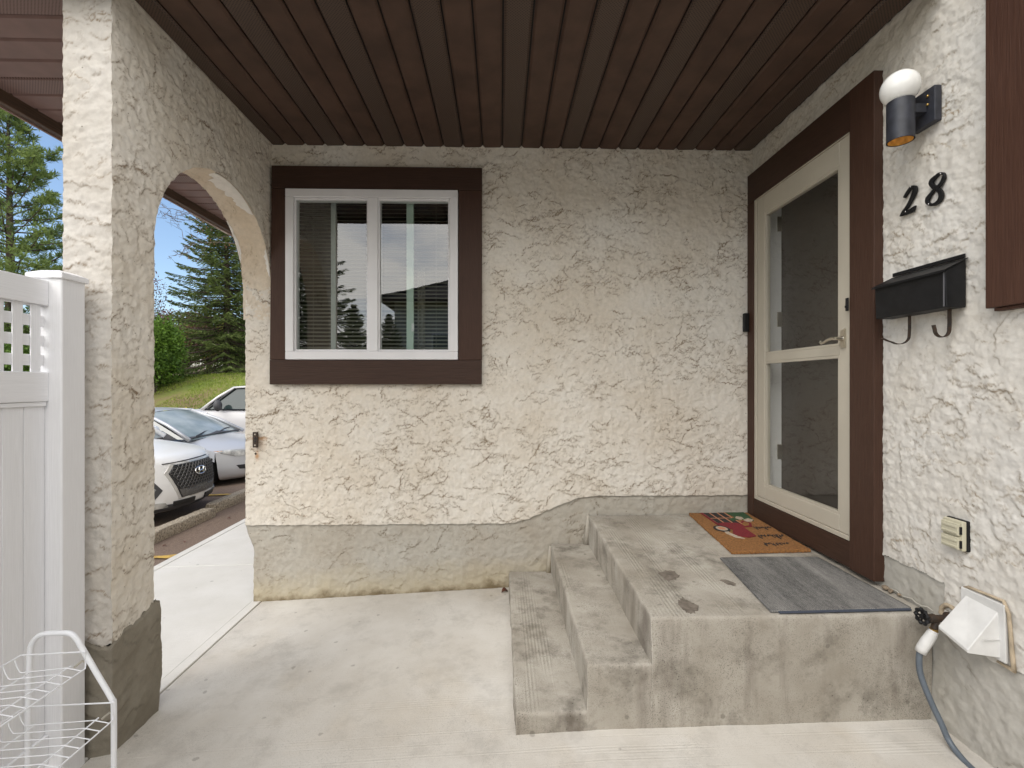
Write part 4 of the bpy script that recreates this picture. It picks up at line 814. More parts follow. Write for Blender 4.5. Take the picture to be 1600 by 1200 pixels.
# mailbox
mbx = wthing('mailbox', 'black metal wall mailbox with two curled newspaper hooks beneath it', 'mailbox', (1.775, 1.90, 1.95))
y0, y1 = 1.722, 2.055
b = MB(); b.prism([(1.772, y0, 1.852), (1.695, y0, 1.852), (1.690, y0, 1.992), (1.772, y0, 2.035)], (0, y1-y0, 0)); part('mailbox_body', b, M['black'], mbx, bevel=.003)
b = MB(); b.prism([(1.774, y0-.006, 2.0375), (1.683, y0-.006, 1.991), (1.681, y0-.006, 1.985), (1.679, y0-.006, 1.985), (1.6805, y0-.006, 1.9945), (1.774, y0-.006, 2.041)], (0, y1-y0+.012, 0)); part('lid', b, M['black'], mbx, bevel=.001)
part('back_flange', MB().box(1.768, 1.774, y0+.004, y1-.004, 2.042, 2.058), M['black'], mbx, bevel=.001)
part('front_seam', MB().box(1.6885, 1.6915, y0+.004, y0+.0075, 1.856, 1.985), mat('worn_edge', (.12, .12, .13), .4), mbx)
def hook(yc, w, pts, r_=.0013):
    mb = MB()
    pts = [Vector((a, 0, b_)) for a, b_ in pts]; n_ = len(pts); vs = []; fs = []
    for i, p_ in enumerate(pts):
        t_ = (pts[min(i+1, n_-1)]-pts[max(i-1, 0)]).normalized(); nn_ = Vector((t_.z, 0, -t_.x))*r_
        for yy in (yc-w/2, yc+w/2):
            for s_ in (1, -1): q_ = p_+nn_*s_; vs.append((q_.x, yy, q_.z))
        if i: a = 4*(i-1); c = 4*i; fs += [(a, c, c+2, a+2), (a+1, a+3, c+3, c+1), (a, a+1, c+1, c), (a+2, c+2, c+3, a+3)]
    fs += [(0, 2, 3, 1), (4*n_-4, 4*n_-3, 4*n_-1, 4*n_-2)]
    part('newspaper_hook', mb.add(vs, fs), M['iron'], mbx)
J = [(1.752, 1.852), (1.752, 1.80), (1.751, 1.775)]+[(1.722+.029*math.cos(a), 1.772+.029*math.sin(a)) for a in np.linspace(0, -PI, 14)]+[(1.690, 1.782), (1.688, 1.790)]
hook(1.768, .016, J)
J2 = [(1.752, 1.852), (1.752, 1.80), (1.750, 1.765)]+[(1.705+.045*math.cos(a), 1.765+.034*math.sin(a)) for a in np.linspace(0, -PI*.72, 12)]+[(1.655, 1.745), (1.632, 1.756)]
hook(1.945, .014, J2)
# doorbell, outlet, hinge leaf
db = wthing('doorbell', 'small black doorbell box on the far edge of the brown door trim', 'doorbell', (1.735, 3.21, 1.99))
part('doorbell_case', MB().box(1.703, 1.737, 3.196, 3.2255, 1.925, 2.055), M['black'], db, bevel=.004); part('button', MB().lathe([(.008, 0), (.007, -.004), (0, -.005)], (1.703, 3.211, 1.96), 'x', 16), M['lampblack'], db)
ol = wthing('outlet_cover', 'beige weatherproof outlet cover with two flip lids on the white stucco', 'outlet', (1.775, 1.757, .98))
part('gasket', MB().box(1.768, 1.786, 1.7135, 1.799, .921, 1.038), M['black'], ol, bevel=.004)
part('cover_plate', MB().box(1.751, 1.7678, 1.716, 1.795, .924, 1.036), M['beige'], ol, bevel=.003)
for z in (.929, .982):
    part('flip_lid', MB().box(1.739, 1.751, 1.722, 1.790, z, z+.045).box(1.735, 1.739, 1.726, 1.786, z+.006, z+.014).box(1.735, 1.739, 1.726, 1.786, z+.028, z+.038), M['beige'], ol, bevel=.002)
    part('lid_catch', MB().box(1.744, 1.7505, 1.7165, 1.7215, z+.006, z+.034), M['black'], ol)
hp = wthing('gate_hinge', 'small rusty hinge plate screwed to the corner of the back wall by the arch', 'hinge', (-1.672, 3.215, 1.18))
part('hinge_plate', MB().box(-1.690, -1.656, 3.206, 3.219, 1.126, 1.232), M['iron'], hp, bevel=.002)
for z in (1.142, 1.168, 1.192, 1.216): part('screw', MB().lathe([(.006, 0), (.005, -.004), (0, -.005)], (-1.672, 3.206, z), 'y', 10), M['nickel'] if z > 1.2 or z < 1.15 else M['grille'], hp)
part('bent_nail', MB().tube([(-1.670, 3.222, 1.082), (-1.670, 3.205, 1.08), (-1.668, 3.198, 1.088), (-1.665, 3.20, 1.094)], .0035, 6), M['iron'], hp)
# dryer vent
vh = wthing('vent_hood', 'white plastic dryer vent hood low on the wall beside the landing', 'vent hood', (1.775, 1.63, .67))
part('vent_shell', MB().add([(1.770, 1.715, .770), (1.770, 1.600, .762), (1.770, 1.592, .592), (1.770, 1.722, .600), (1.668, 1.728, .640), (1.664, 1.612, .612), (1.668, 1.728, .628), (1.664, 1.612, .600)],
     [(0, 4, 5, 1), (4, 6, 7, 5), (1, 5, 7, 2), (0, 3, 6, 4), (3, 2, 7, 6), (0, 1, 2, 3)]), M['hood'], vh, bevel=.003, seg=3)
part('flange', MB().prism([(1.762, 1.735, .785), (1.762, 1.580, .785), (1.762, 1.575, .582), (1.762, 1.735, .585)], (.012, 0, 0)), M['hood'], vh, bevel=.003)
part('vent_sealant', MB().tube([(1.770, 1.742, .775), (1.770, 1.71, .792), (1.769, 1.65, .795), (1.770, 1.59, .796), (1.769, 1.572, .76), (1.770, 1.566, .68), (1.770, 1.56, .60), (1.770, 1.556, .572), (1.770, 1.61, .572)], [.004, .006, .005, .006, .006, .006, .007, .009, .004], 8), M['sealant'], vh, smooth=True)
part('inner_ridge', MB().box(1.700, 1.762, 1.594, 1.5965, .655, .659), M['hood'], vh)
# tap and hose
tp = wthing('garden_tap', 'black outdoor tap with a round handle between the landing and the dryer vent', 'tap', (1.77, 1.80, .63))
part('tap_body', MB().lathe([(.024, 0), (.024, -.006), (.013, -.010), (.013, -.055), (.016, -.058), (.016, -.085), (.008, -.09)], (1.772, 1.788, .635), 'x', 18).tube([(1.72, 1.788, .635), (1.712, 1.786, .612), (1.705, 1.784, .595)], .012, 12), M['iron'], tp, auto=40)
hw = MB(); c_ = Vector((1.672, 1.796, .640)); n_ = 9
hw.tube([c_+Vector((-.004, math.cos(a)*.026, math.sin(a)*.026)) for a in np.linspace(0, 2*PI, 37)[:-1]], [.0065+.0025*math.cos(i*PI/2) for i in range(36)], 8, closed=True)
for k in range(5): a = k*2*PI/5; hw.tube([c_+Vector((0, 0, 0)), c_+Vector((-.002, math.cos(a)*.024, math.sin(a)*.024))], .004, 6)
hw.lathe([(.010, .022), (.010, -.008), (0, -.011)], tuple(c_), 'x', 14); part('tap_handle', hw, M['black'], tp, auto=50)
part('bonnet', MB().lathe([(.013, .022), (.011, .010), (.009, .0)], (1.69, 1.794, .638), 'x', 12), M['black'], tp)
part('wall_hole_sealant', MB().tube([(1.772, 1.788+.034*math.cos(a), .648+.036*math.sin(a)) for a in np.linspace(-.5, 3.4, 14)], [.006+.004*abs(math.sin(i*1.4)) for i in range(14)], 7), M['sealant'], tp, smooth=True)
hs = wthing('garden_hose', 'grey garden hose with a white elbow hanging from the outdoor tap to the ground', 'hose', (1.72, 1.75, .19))
part('hose_coupling', MB().lathe([(.014, .598), (.014, .578)], (1.704, 1.784, 0), 'z', 16), M['brass'], hs)
pth = [(1.704, 1.784, .590), (1.697, 1.786, .572), (1.683, 1.790, .545), (1.668, 1.795, .515), (1.662, 1.797, .498)]
part('elbow', MB().tube(pth, [.0155, .0185, .020, .0195, .0185], 16), M['hood'], hs, smooth=True)
hp_ = catmull([(1.664, 1.797, .51), (1.658, 1.798, .47), (1.658, 1.79, .41), (1.672, 1.765, .33), (1.690, 1.74, .26), (1.700, 1.715, .205), (1.70, 1.66, .178), (1.69, 1.58, .176), (1.66, 1.45, .176), (1.58, 1.30, .176), (1.50, 1.05, .175), (1.52, .8, .176)], 7)
part('hose_tube', MB().tube([tuple(p_) for p_ in hp_], .0108, 12), M['hose'], hs, smooth=True)

# ------------------------------------------------------------------ white vinyl fence
fen = thing('vinyl_fence', 'white vinyl fence with a square lattice top, ending in a capped post at the pillar', 'fence', (-1.70, 1.0, .06), world=True)
def post(yc, dz=0):
    part('post', MB().box(-1.760, -1.640, yc-.05, yc+.05, .02, 1.975), M['vinyl'], fen, bevel=.006, seg=3)
    cp = MB().box(-1.768, -1.632, yc-.058, yc+.058, 1.955, 1.975)
    b0 = len(cp.v); cp.add([(-1.768, yc-.058, 1.9755), (-1.632, yc-.058, 1.9755), (-1.632, yc+.058, 1.9755), (-1.768, yc+.058, 1.9755), (-1.735, yc-.03, 1.990), (-1.665, yc-.03, 1.990), (-1.665, yc+.03, 1.990), (-1.735, yc+.03, 1.990)], [(0, 1, 5, 4), (1, 2, 6, 5), (2, 3, 7, 6), (3, 0, 4, 7), (4, 5, 6, 7), (0, 3, 2, 1)])
    part('post_cap', cp, M['vinyl'], fen, bevel=.003)
def bay(ya, yb):
    part('top_rail', MB().box(-1.725, -1.687, ya, yb, 1.852, 1.945), M['vinyl_h'], fen, bevel=.003)
    part('middle_rail', MB().box(-1.725, -1.687, ya, yb, 1.495, 1.604), M['vinyl_h'], fen, bevel=.003)
    part('middle_rail_lip', MB().box(-1.722, -1.691, ya, yb-.004, 1.478, 1.494), M['vinyl_h'], fen, bevel=.002)
    part('bottom_rail', MB().box(-1.725, -1.687, ya, yb, .14, .25), M['vinyl_h'], fen, bevel=.003)
    y = yb-.018
    k = 0
    while y > ya:
        part('lattice_strip', MB().box(-1.7045, -1.699, max(y-.035, ya), y, 1.6045, 1.8515), M['vinyl'], fen, bevel=.001); y -= .0635
    for i in range(4):
        z = 1.634+i*.0725-.006; part('lattice_strip', MB().box(-1.711, -1.7055, ya, yb, z, min(z+.040, 1.8515)), M['vinyl_h'], fen, bevel=.001)
    y = yb
    while y > ya+.01:
        y2 = max(y-.1575, ya); part('fence_board', MB().box(-1.716, -1.701, y2+.0012, y-.0012, .2505, 1.4775).box(-1.7005, -1.6985, y2+.008, y-.083, .2505, 1.4775).box(-1.7005, -1.6985, y-.078, y-.008, .2505, 1.4775), M['vinyl'], fen, bevel=.0012); y -= .1575
post(1.826); post(-.35); post(-2.5)
bay(-.30, 1.776); bay(-2.45, -.40)

# ------------------------------------------------------------------ wire rack
rk = thing('wire_shoe_rack', 'white wire rack with a bent tube end frame standing beside the vinyl fence', 'rack', (-1.33, 1.1, .08), world=True)
def endframe(y):
    f_ = [(-1.445, y, .07), (-1.445, y, .30), (-1.443, y, .60), (-1.438, y, .735), (-1.432, y, .765), (-1.418, y, .785), (-1.395, y, .795), (-1.35, y, .797), (-1.325, y, .797), (-1.308, y, .789), (-1.293, y, .770), (-1.285, y, .755), (-1.24, y, .675), (-1.198, y, .602), (-1.190, y, .585), (-1.187, y, .56), (-1.187, y, .30), (-1.187, y, .13)]
    part('end_frame', MB().tube([tuple(p_) for p_ in catmull(f_, 4)], .0077, 12), M['wire'], rk, smooth=True)
    for x in (-1.445, -1.187): part('foot_cap', MB().lathe([(.0095, 0), (.0095, .03)], (x, y, gz(x)+.002), 'z', 12), M['vinyl'], rk)
endframe(1.455); endframe(.86)
def shelf(xa, xb, z, top_, ya=.87, yb=1.448):
    wr = .0020
    part('shelf_rail', MB().tube([(xa-.005, ya, top_), (xa-.005, yb, top_), (xb, yb, top_+.008), (xb, yb, z+.012), (xb+.004, yb-.006, z+.001), (xb+.004, ya, z+.001)], wr*1.15, 6), M['wire'], rk)
    part('shelf_rail', MB().tube([(xa+.035, ya, z-.004), (xa+.035, yb-.008, z-.004)], wr*1.1, 6), M['wire'], rk)
    part('shelf_rail', MB().tube([(xb-.040, ya, z+.012-.004), (xb-.040, yb-.004, z+.012-.004)], wr*1.1, 6), M['wire'], rk)
    n_ = 18
    for i in range(n_):
        y = yb-.02-(yb-ya-.03)*i/(n_-1)
        p_ = [(xa-.005, y, top_-.002), (xa+.002, y, z+.018), (xa+.010, y, z+.003), (xa+.016, y, z), (xb-.040, y, z+.012), (xb+.004, y, z+.003)]
        part('shelf_wire', MB().tube(p_, wr*.8, 5), M['wire'], rk)
    part('shelf_clip', MB().tube([(xb-.03, yb-.004, z+.004), (xb-.014, yb+.004, z+.018), (xb+.002, yb+.004, z+.014)], .003, 6), M['nickel'], rk)
shelf(-1.452, -1.266, .694, .735); shelf(-1.440, -1.184, .535, .578); shelf(-1.440, -1.184, .30, .343)

# ------------------------------------------------------------------ dead leaf and bits on the slab
lf = MB(); vs = []; fs = []
for i in range(9):
    s = i/8; w = .016*abs(math.sin(PI*s))**.7+.001; x = -.0+.045*s; c_ = .018*math.sin(s*3)
    vs += [(x, -w, c_+.008), (x, 0, c_*.6), (x, w, c_+.010)]
    if i: a = 3*(i-1); fs += [(a, a+3, a+4, a+1), (a+1, a+4, a+5, a+2)]
lo = part('dead_leaf', MB().add(vs, fs), M['deadleaf'], smooth=True); lo.location = (.008, 3.15, gz(.02)+.003); lo.rotation_euler = (0, .1, .5)
sm_ = lo.modifiers.new('thickness', 'SOLIDIFY'); sm_.thickness = .0012
tag(lo, 'curled dark red dead leaf on the slab against the lowest step', 'leaf')

# ------------------------------------------------------------------ wheel stops
def wstop(y0_, y1_, label, dx=0, dzz=0, rot=0):
    n_ = 40; mb = MB(); vs = []; fs = []
    for i in range(n_+1):
        y = (y1_-y0_)*(i/n_-.5); e_ = .0 if 0 < i < n_ else 1
        w = .085-.010*e_; wt = .070-.010*e_; h_ = .125-.010*e_
        def j(a, b_): return .011*float(perlin(np.array([i*.7+a]), np.array([b_+y0_]))[0])
        prof = [(-w, 0), (-w+j(1, 2), h_*.45), (-wt+j(3, 4), h_*.9), (-wt*.85, h_+j(7, 1)*.5), (wt*.85, h_+j(5, 3)*.5), (wt+j(8, 3), h_*.9), (w+j(2, 9), h_*.45), (w, 0)]
        vs += [(a, y+(.012*random.uniform(-1, 1) if e_ else 0), b_) for a, b_ in prof]
        if i:
            a = 8*(i-1); c = 8*i; fs += [(a+k, a+k+1, c+k+1, c+k) for k in range(7)]
    fs += [tuple(range(8))[::-1], tuple(8*n_+k for k in range(8))]
    o = part('wheel_stop', mb.add(vs, fs), M['stopc'], auto=35)
    xc = -3.79+dx; o.location = (xc, (y0_+y1_)/2, park_z(xc)-.004+dzz); o.rotation_euler = (0, 0, rot)
    return tag(o, label, 'wheel stop', 'concrete wheel stops along the parking')
wstop(4.55, 6.12, 'rough concrete wheel stop in front of the white crossover nose', .0, 0, R(-1.5))
wstop(6.30, 8.1, 'concrete wheel stop beyond the gap, in front of the silver sedan', -.075, 0, R(-1.0))
wstop(8.3, 10.1, 'farthest concrete wheel stop, mostly hidden behind the house corner', .02)
for i, (x, y) in enumerate(((-3.45, 5.95), (-3.38, 5.05), (-3.52, 4.98), (-3.32, 6.8))):
    o = lo.copy(); COL.objects.link(o); o.location = (x, y, park_z(x)+.01); o.rotation_euler = (.1, 0, i*2.1); o.scale = (.8, .8, .5)
    tag(o, ['small dead leaf on the asphalt beside the gap between the wheel stops', 'dead leaf on the asphalt near the yellow line at the first wheel stop', 'dead leaf tucked against the foot of the first wheel stop', 'pinkish dead leaf on the asphalt by the second wheel stop'][i], 'leaf', 'dead leaves on the ground')
lo['group'] = 'dead leaves on the ground'

# ------------------------------------------------------------------ cars (local: nose at x=0 pointing +x, y across, z up)
def interp(prof, n_):
    P_ = np.array(prof, float); d_ = np.concatenate([[0], np.cumsum(np.hypot(np.diff(P_[:, 0]), np.diff(P_[:, 1])))])
    out = []
    rows = catmull([tuple(r_) for r_ in P_], n_); return np.array(rows)
def body_surface(prof, T=34, ex=2.6, zrock=.26, sidez=0, arches=(), bulge=.02, hs=5):
    Q = interp(prof, 6); vs = []; fs = []; n_ = len(Q); ts = np.sin(np.linspace(-PI/2, PI/2, T))
    for (x, z, rec, drop, w) in Q:
        for t_ in ts: a = abs(t_)**ex; vs.append((x-rec*a, w*t_, z-drop*a))
    for i in range(n_-1):
        for k in range(T-1): a = i*T+k; fs.append((a, a+1, a+T+1, a+T))
    # sides
    rows = 8; start = next(i for i in range(n_) if Q[i][1] > hs)
    for sgn, col_ in ((1, T-1), (-1, 0)):
        b = len(vs)
        for i in range(start, n_):
            e_ = vs[i*T+col_]
            for r_ in range(rows+1):
                s = r_/rows; vs.append((e_[0], e_[1]+sgn*bulge*math.sin(PI*min(1, s*1.3)), e_[2]+(zrock-e_[2])*s))
        for i in range(n_-1-start):
            for r_ in range(rows):
                a = b+i*(rows+1)+r_; c = a+rows+1
                f_ = (a, a+1, c+1, c) if sgn > 0 else (a, c, c+1, a+1)
                cx = (vs[a][0]+vs[c][0])/2; cz = (vs[a][2]+vs[a+1][2])/2
                if any((cx-ax)**2+(cz-az)**2 < ar*ar for ax, az, ar in arches): continue
                fs.append(f_)
    return vs, fs, Q
def surf_pt(Q, s, t_, ex=2.6, off=0):
    """point on the nose at height s (z) and lateral fraction t"""
    zs = Q[:, 1]; i = int(np.argmax(zs >= s)); i = max(i, 1); f_ = (s-zs[i-1])/(zs[i]-zs[i-1]+1e-9); r_ = Q[i-1]*(1-f_)+Q[i]*f_
    a = abs(t_)**ex; return Vector((r_[0]-r_[2]*a+off, r_[4]*t_, s-r_[3]*a))
def surf_patch(Q, poly, off, depth, ex=2.6, sub=3):
    """a raised plate following the nose: poly of (t, z)"""
    pts = []
    n_ = len(poly)
    for i in range(n_):
        a, b = poly[i], poly[(i+1) % n_]
        for k in range(sub): f_ = k/sub; pts.append((a[0]+(b[0]-a[0])*f_, a[1]+(b[1]-a[1])*f_))
    ct = (sum(p_[0] for p_ in pts)/len(pts), sum(p_[1] for p_ in pts)/len(pts)); rings = 6; vs = []; fs = []; m_ = len(pts)
    for r_ in range(rings+1):
        k = 1-r_/rings*.999
        for (a, b) in pts: vs.append(tuple(surf_pt(Q, ct[1]+(b-ct[1])*k, ct[0]+(a-ct[0])*k, ex, off)))
    for r_ in range(rings):
        for i in range(m_): a = r_*m_+i; b = r_*m_+(i+1) % m_; fs.append((a, b, b+m_, a+m_))
    base = len(vs)
    for (a, b) in pts: vs.append(tuple(surf_pt(Q, b, a, ex, off-depth)))
    for i in range(m_): fs.append((i, base+i, base+(i+1) % m_, (i+1) % m_))
    return MB().add(vs, fs)
def wheel(car, x, y, r_, side):
    w = part('wheel', MB().lathe([(r_*.62, -.10), (r_*.9, -.105), (r_, -.08), (r_, .08), (r_*.9, .105), (r_*.62, .10)], (x, y, r_), 'y', 36, cap=False), M['tyre'], car, auto=40)
    rm = MB().lathe([(r_*.64, side*.085), (r_*.60, side*.075), (r_*.56, side*.05), (.02, side*.045)], (x, y, r_), 'y', 30, cap=False)
    for k in range(5):
        a = k*2*PI/5; d_ = Vector((math.cos(a), 0, math.sin(a))); rm.tube([Vector((x, y+side*.08, r_))+d_*.03, Vector((x, y+side*.075, r_))+d_*r_*.6], [.035, .028], 6)
    rm.lathe([(.06, side*.095), (.06, side*.05)], (x, y, r_), 'y', 14)
    part('rim', rm, M['nickel'], w, auto=40)
def quad_patch(a, b, c, d_, th=.01, n_=1): return MB().prism([a, b, c, d_], th)

# white crossover
carA = thing('parked_car', 'white crossover with a dark mesh grille and grey lower bumper, nearest the archway', 'car', (-3.95, 6.20, park_z(-4.6)-.01), 0, 'cars parked beyond the archway')
profA = [(-.10, .19, .56, 0, .80), (-.03, .24, .60, 0, .86), (.0, .34, .62, 0, .885), (.0, .48, .62, 0, .90), (-.02, .62, .62, 0, .90), (-.055, .74, .60, .005, .90), (-.10, .81, .55, .015, .90), (-.20, .87, .42, .04, .895), (-.42, .925, .30, .07, .89), (-.80, .985, .15, .10, .885), (-1.15, 1.03, .05, .11, .88), (-1.6, 1.04, 0, .11, .89), (-2.6, 1.04, 0, .10, .90), (-3.6, 1.05, .0, .10, .88), (-4.05, .98, -.1, .08, .85), (-4.17, .8, -.2, 0, .85), (-4.15, .45, -.2, 0, .84), (-4.05, .3, -.2, 0, .82)]
vs, fs, QA = body_surface(profA, arches=((-.82, .34, .40), (-3.42, .34, .40)), hs=.80, zrock=.28)
nose = np.array(QA)[:int(np.argmax(QA[:, 0] < -.9))]
bd = part('body', MB().add(vs, fs), M['paint_w'], carA, auto=50)
def cabin(car, pts, roofm, glassm, wsm, wb, wr, pil=.05):
    """pts: (x,z) windscreen base, windscreen top, roof rear, rear window base"""
    (xa, za), (xb, zb), (xc, zc_), (xd, zd) = pts
    n_ = 9
    def strip(p0, p1, w0, w1, name, m_, bow=.06, z_bow=.03):
        v = []; f = []
        for i in range(n_+1):
            s = i/n_; x = p0[0]+(p1[0]-p0[0])*s; z = p0[1]+(p1[1]-p0[1])*s+z_bow*math.sin(PI*s); w = w0+(w1-w0)*s
            for k in range(13): t_ = -1+k/6; v.append((x+bow*(1-t_*t_), w*t_, z-.03*t_*t_))
        for i in range(n_):
            for k in range(12): a = i*13+k; f.append((a, a+1, a+14, a+13))
        return part(name, MB().add(v, f), m_, car, smooth=True)
    strip((xa, za), (xb, zb), wb-.04, wr-.03, 'windscreen', wsm, .10, .03)
    strip((xb, zb), (xc, zc_), wr, wr-.02, 'roof', roofm, 0, .05)
    strip((xc, zc_), (xd, zd), wr-.03, wb-.05, 'rear_window', glassm, -.08, .03)
    for sg in (1, -1):
        A_ = Vector((xa+.03, sg*wb, za-.01)); B_ = Vector((xb, sg*(wr+.01), zb-.03)); C2 = Vector((xc, sg*(wr), zc_-.03)); D_ = Vector((xd, sg*wb, zd-.01))
        part('side_window', MB().add([tuple(A_+Vector((-.10, -sg*.012, .01))), tuple(B_+Vector((-.03, -sg*.012, -.02))), tuple(C2+Vector((.03, -sg*.012, -.02))), tuple(D_+Vector((.1, -sg*.012, .01)))], [(0, 1, 2, 3) if sg < 0 else (3, 2, 1, 0)]), glassm, car)
        mid = (A_+B_)/2+Vector((.0, sg*.0, .03)); part('pillar', MB().tube([A_, mid, B_], [.035, .032, .03], 8), roofm, car, smooth=True)
        part('roof_rail', MB().tube([B_, (B_+C2)/2+Vector((0, sg*.01, .025)), C2], .03, 8), roofm, car, smooth=True)
        part('pillar', MB().tube([C2, D_], [.04, .06], 8), roofm, car, smooth=True)
        xm = (xb+xc)/2; part('pillar', MB().tube([Vector((xm, sg*(wb+.0), za)), Vector((xm-.05, sg*(wr+.005), (zb+zc_)/2))], .03, 6), M['cladding'], car)
cabin(carA, [(-1.08, 1.0), (-1.75, 1.45), (-3.35, 1.50), (-4.0, 1.02)], M['paint_w'], M['carglass'], M['windshield'], .84, .62)
hexa = [(-.47, .66), (-.38, .755), (.38, .755), (.47, .66), (.34, .345), (-.34, .345)]
part('grille_surround', surf_patch(nose, [(a*1.09, .55+(b-.55)*1.07) for a, b in hexa], .006, .02), M['satin'], carA)
part('grille', surf_patch(nose, hexa, .012, .02), M['grille'], carA)
gm_ = MB()
for r_ in range(11):
    z = .375+r_*.036
    for k in range(-9, 10):
        t_ = k*.062+(.031 if r_ % 2 else 0); lim = (.34+(z-.345)/(.66-.345)*.13 if z < .66 else .47-(z-.66)/.095*.09)-.03
        if abs(t_) > lim: continue
        c_ = [(t_-.030, z), (t_-.015, z+.017), (t_+.015, z+.017), (t_+.030, z), (t_+.015, z-.017), (t_-.015, z-.017)]
        gm_.tube([surf_pt(nose, b, a, 2.6, .018) for a, b in c_], .0042, 4, closed=True)
gp = part('grille_mesh', gm_, M['gmesh'], carA); gp['kind'] = 'stuff'
part('plate_panel', surf_patch(nose, [(-.35, .385), (-.375, .455), (.375, .455), (.35, .385), (.335, .352), (-.335, .352)], .020, .01), M['gmesh'], carA)
# emblem: slanted H in an oval
em = MB(); em.tube([surf_pt(nose, .635+.048*math.sin(a), .108*math.cos(a), 2.6, .034) for a in np.linspace(0, 2*PI, 33)[:-1]], .0075, 8, closed=True)
for sx in (-1, 1): em.tube([surf_pt(nose, .635-.034, sx*.045-.012, 2.6, .034), surf_pt(nose, .635, sx*.045+.004, 2.6, .037), surf_pt(nose, .635+.034, sx*.045+.028, 2.6, .034)], .0095, 6)
em.tube([surf_pt(nose, .628, -.045, 2.6, .036), surf_pt(nose, .640, .055, 2.6, .036)], .008, 6)
part('emblem', em, M['chrome'], carA)
part('hood_slot', surf_patch(nose, [(-.50, .775), (-.50, .787), (.33, .797), (.33, .785)], .006, .012), M['grille'], carA)
for sg in (-1, 1):
    part('daytime_lamp', surf_patch(nose, [(sg*.60, .70), (sg*.62, .735), (sg*.82, .77), (sg*.95, .79), (sg*.90, .74)], .006, .02), M['lens'], carA)
    part('headlight_surround', surf_patch(nose, [(sg*.55, .47), (sg*.63, .60), (sg*.86, .62), (sg*.97, .52), (sg*.90, .36), (sg*.64, .35)], .005, .03), M['cladding'], carA)
    part('headlight', surf_patch(nose, [(sg*.61, .49), (sg*.67, .575), (sg*.84, .59), (sg*.90, .52), (sg*.84, .42), (sg*.67, .41)], .009, .02), M['lens'], carA)
    part('fog_lamp', surf_patch(nose, [(sg*.50, .255), (sg*.54, .315), (sg*.66, .33), (sg*.72, .29), (sg*.66, .25)], .024, .02), M['lens'], carA)
part('lower_bumper', surf_patch(nose, [(-.985, .27), (-.80, .315), (-.45, .245), (.45, .245), (.80, .315), (.985, .27), (.985, .2), (.4, .195), (-.4, .195), (-.985, .20)], .008, .04, sub=6), M['cladding'], carA)
part('lower_intake', surf_patch(nose, [(-.44, .255), (-.44, .315), (-.12, .315), (-.12, .255)], .022, .02), M['grille'], carA); part('lower_intake', surf_patch(nose, [(.12, .255), (.12, .315), (.44, .315), (.44, .255)], .022, .02), M['grille'], carA)
for x in (-.82, -3.42):
    for sg in (1, -1): wheel(carA, x, sg*.80, .335, sg)
for sg in (1, -1): part('door_mirror', MB().ell((-1.35, sg*.98, 1.06), (.09, .12, .075), 14, 8), M['paint_w'], carA, smooth=True)
part('underbody', MB().box(-3.95, -1.0, -.78, .78, .22, .60).box(-1.0, -.3, -.42, .42, .22, .60), M['cladding'], carA)
# silver sedan
carB = thing('parked_car', 'silver sedan with clear amber-cornered headlights behind the white crossover', 'car', (-4.28, 8.85, park_z(-5.4)-.03), 0, 'cars parked beyond the archway'); carB.rotation_euler = (0, R(-1.2), 0)
profB = [(-.10, .17, .42, 0, .78), (-.02, .22, .48, 0, .84), (0, .32, .50, 0, .87), (-.01, .46, .50, 0, .875), (-.03, .58, .50, 0, .875), (-.08, .67, .46, .015, .87), (-.18, .73, .42, .05, .865), (-.42, .80, .30, .09, .86), (-.75, .865, .16, .12, .86), (-1.08, .91, .05, .12, .86), (-1.6, .92, 0, .10, .87), (-2.8, .93, 0, .10, .87), (-3.9, .97, 0, .10, .85), (-4.35, .93, -.1, .08, .82), (-4.5, .75, -.2, 0, .82), (-4.5, .4, -.2, 0, .82)]
vs, fs, QB = body_surface(profB, arches=((-.88, .32, .37), (-3.5, .32, .37)), hs=.66, zrock=.22)
noseB = np.array(QB)[:int(np.argmax(QB[:, 0] < -.8))]
part('body', MB().add(vs, fs), M['paint_s'], carB, auto=50)
cabin(carB, [(-1.02, .885), (-1.88, 1.36), (-3.1, 1.38), (-3.95, .96)], M['paint_s'], M['carglass'], M['windshield'], .83, .60)
for sg in (-1, 1):
    part('headlight', surf_patch(noseB, [(sg*.56, .575), (sg*.62, .665), (sg*.86, .705), (sg*.985, .72), (sg*.95, .64), (sg*.80, .565)], .02, .02), M['lens'], carB)
    part('turn_signal', surf_patch(noseB, [(sg*.88, .665), (sg*.90, .705), (sg*.992, .722), (sg*.965, .675)], .016, .02), M['orange'], carB)
    part('fog_recess', surf_patch(noseB, [(sg*.66, .33), (sg*.68, .41), (sg*.80, .41), (sg*.76, .34)], .006, .01), M['grille'], carB)
    part('door_mirror', MB().ell((-1.50, sg*.99, .97), (.075, .125, .075), 16, 10).tube([(-1.45, sg*.84, .93), (-1.49, sg*.93, .95)], .025, 8), M['paint_s'], carB, smooth=True)
    part('mirror_mount', MB().prism([(-1.18, sg*.842, .89), (-1.55, sg*.842, .89), (-1.52, sg*.80, 1.05), (-1.45, sg*.81, 1.04)], (0, sg*.012, 0)), M['cladding'], carB)
    for x in (-.88, -3.5): wheel(carB, x, sg*.79, .315, sg)
part('grille', surf_patch(noseB, [(-.36, .56), (-.42, .64), (.42, .64), (.36, .56)], .008, .02), M['grille'], carB)
part('lower_intake', surf_patch(noseB, [(-.45, .26), (-.5, .40), (.5, .40), (.45, .26)], .006, .02), M['grille'], carB)
part('cowl', MB().prism([(-1.02, -.78, .885), (-1.12, -.78, .905), (-1.03, 0, .945), (-.92, 0, .915)], (0, 0, .012)).prism([(-1.02, .78, .885), (-1.12, .78, .905), (-1.03, 0, .945), (-.92, 0, .915)], (0, 0, .012)), M['cladding'], carB)
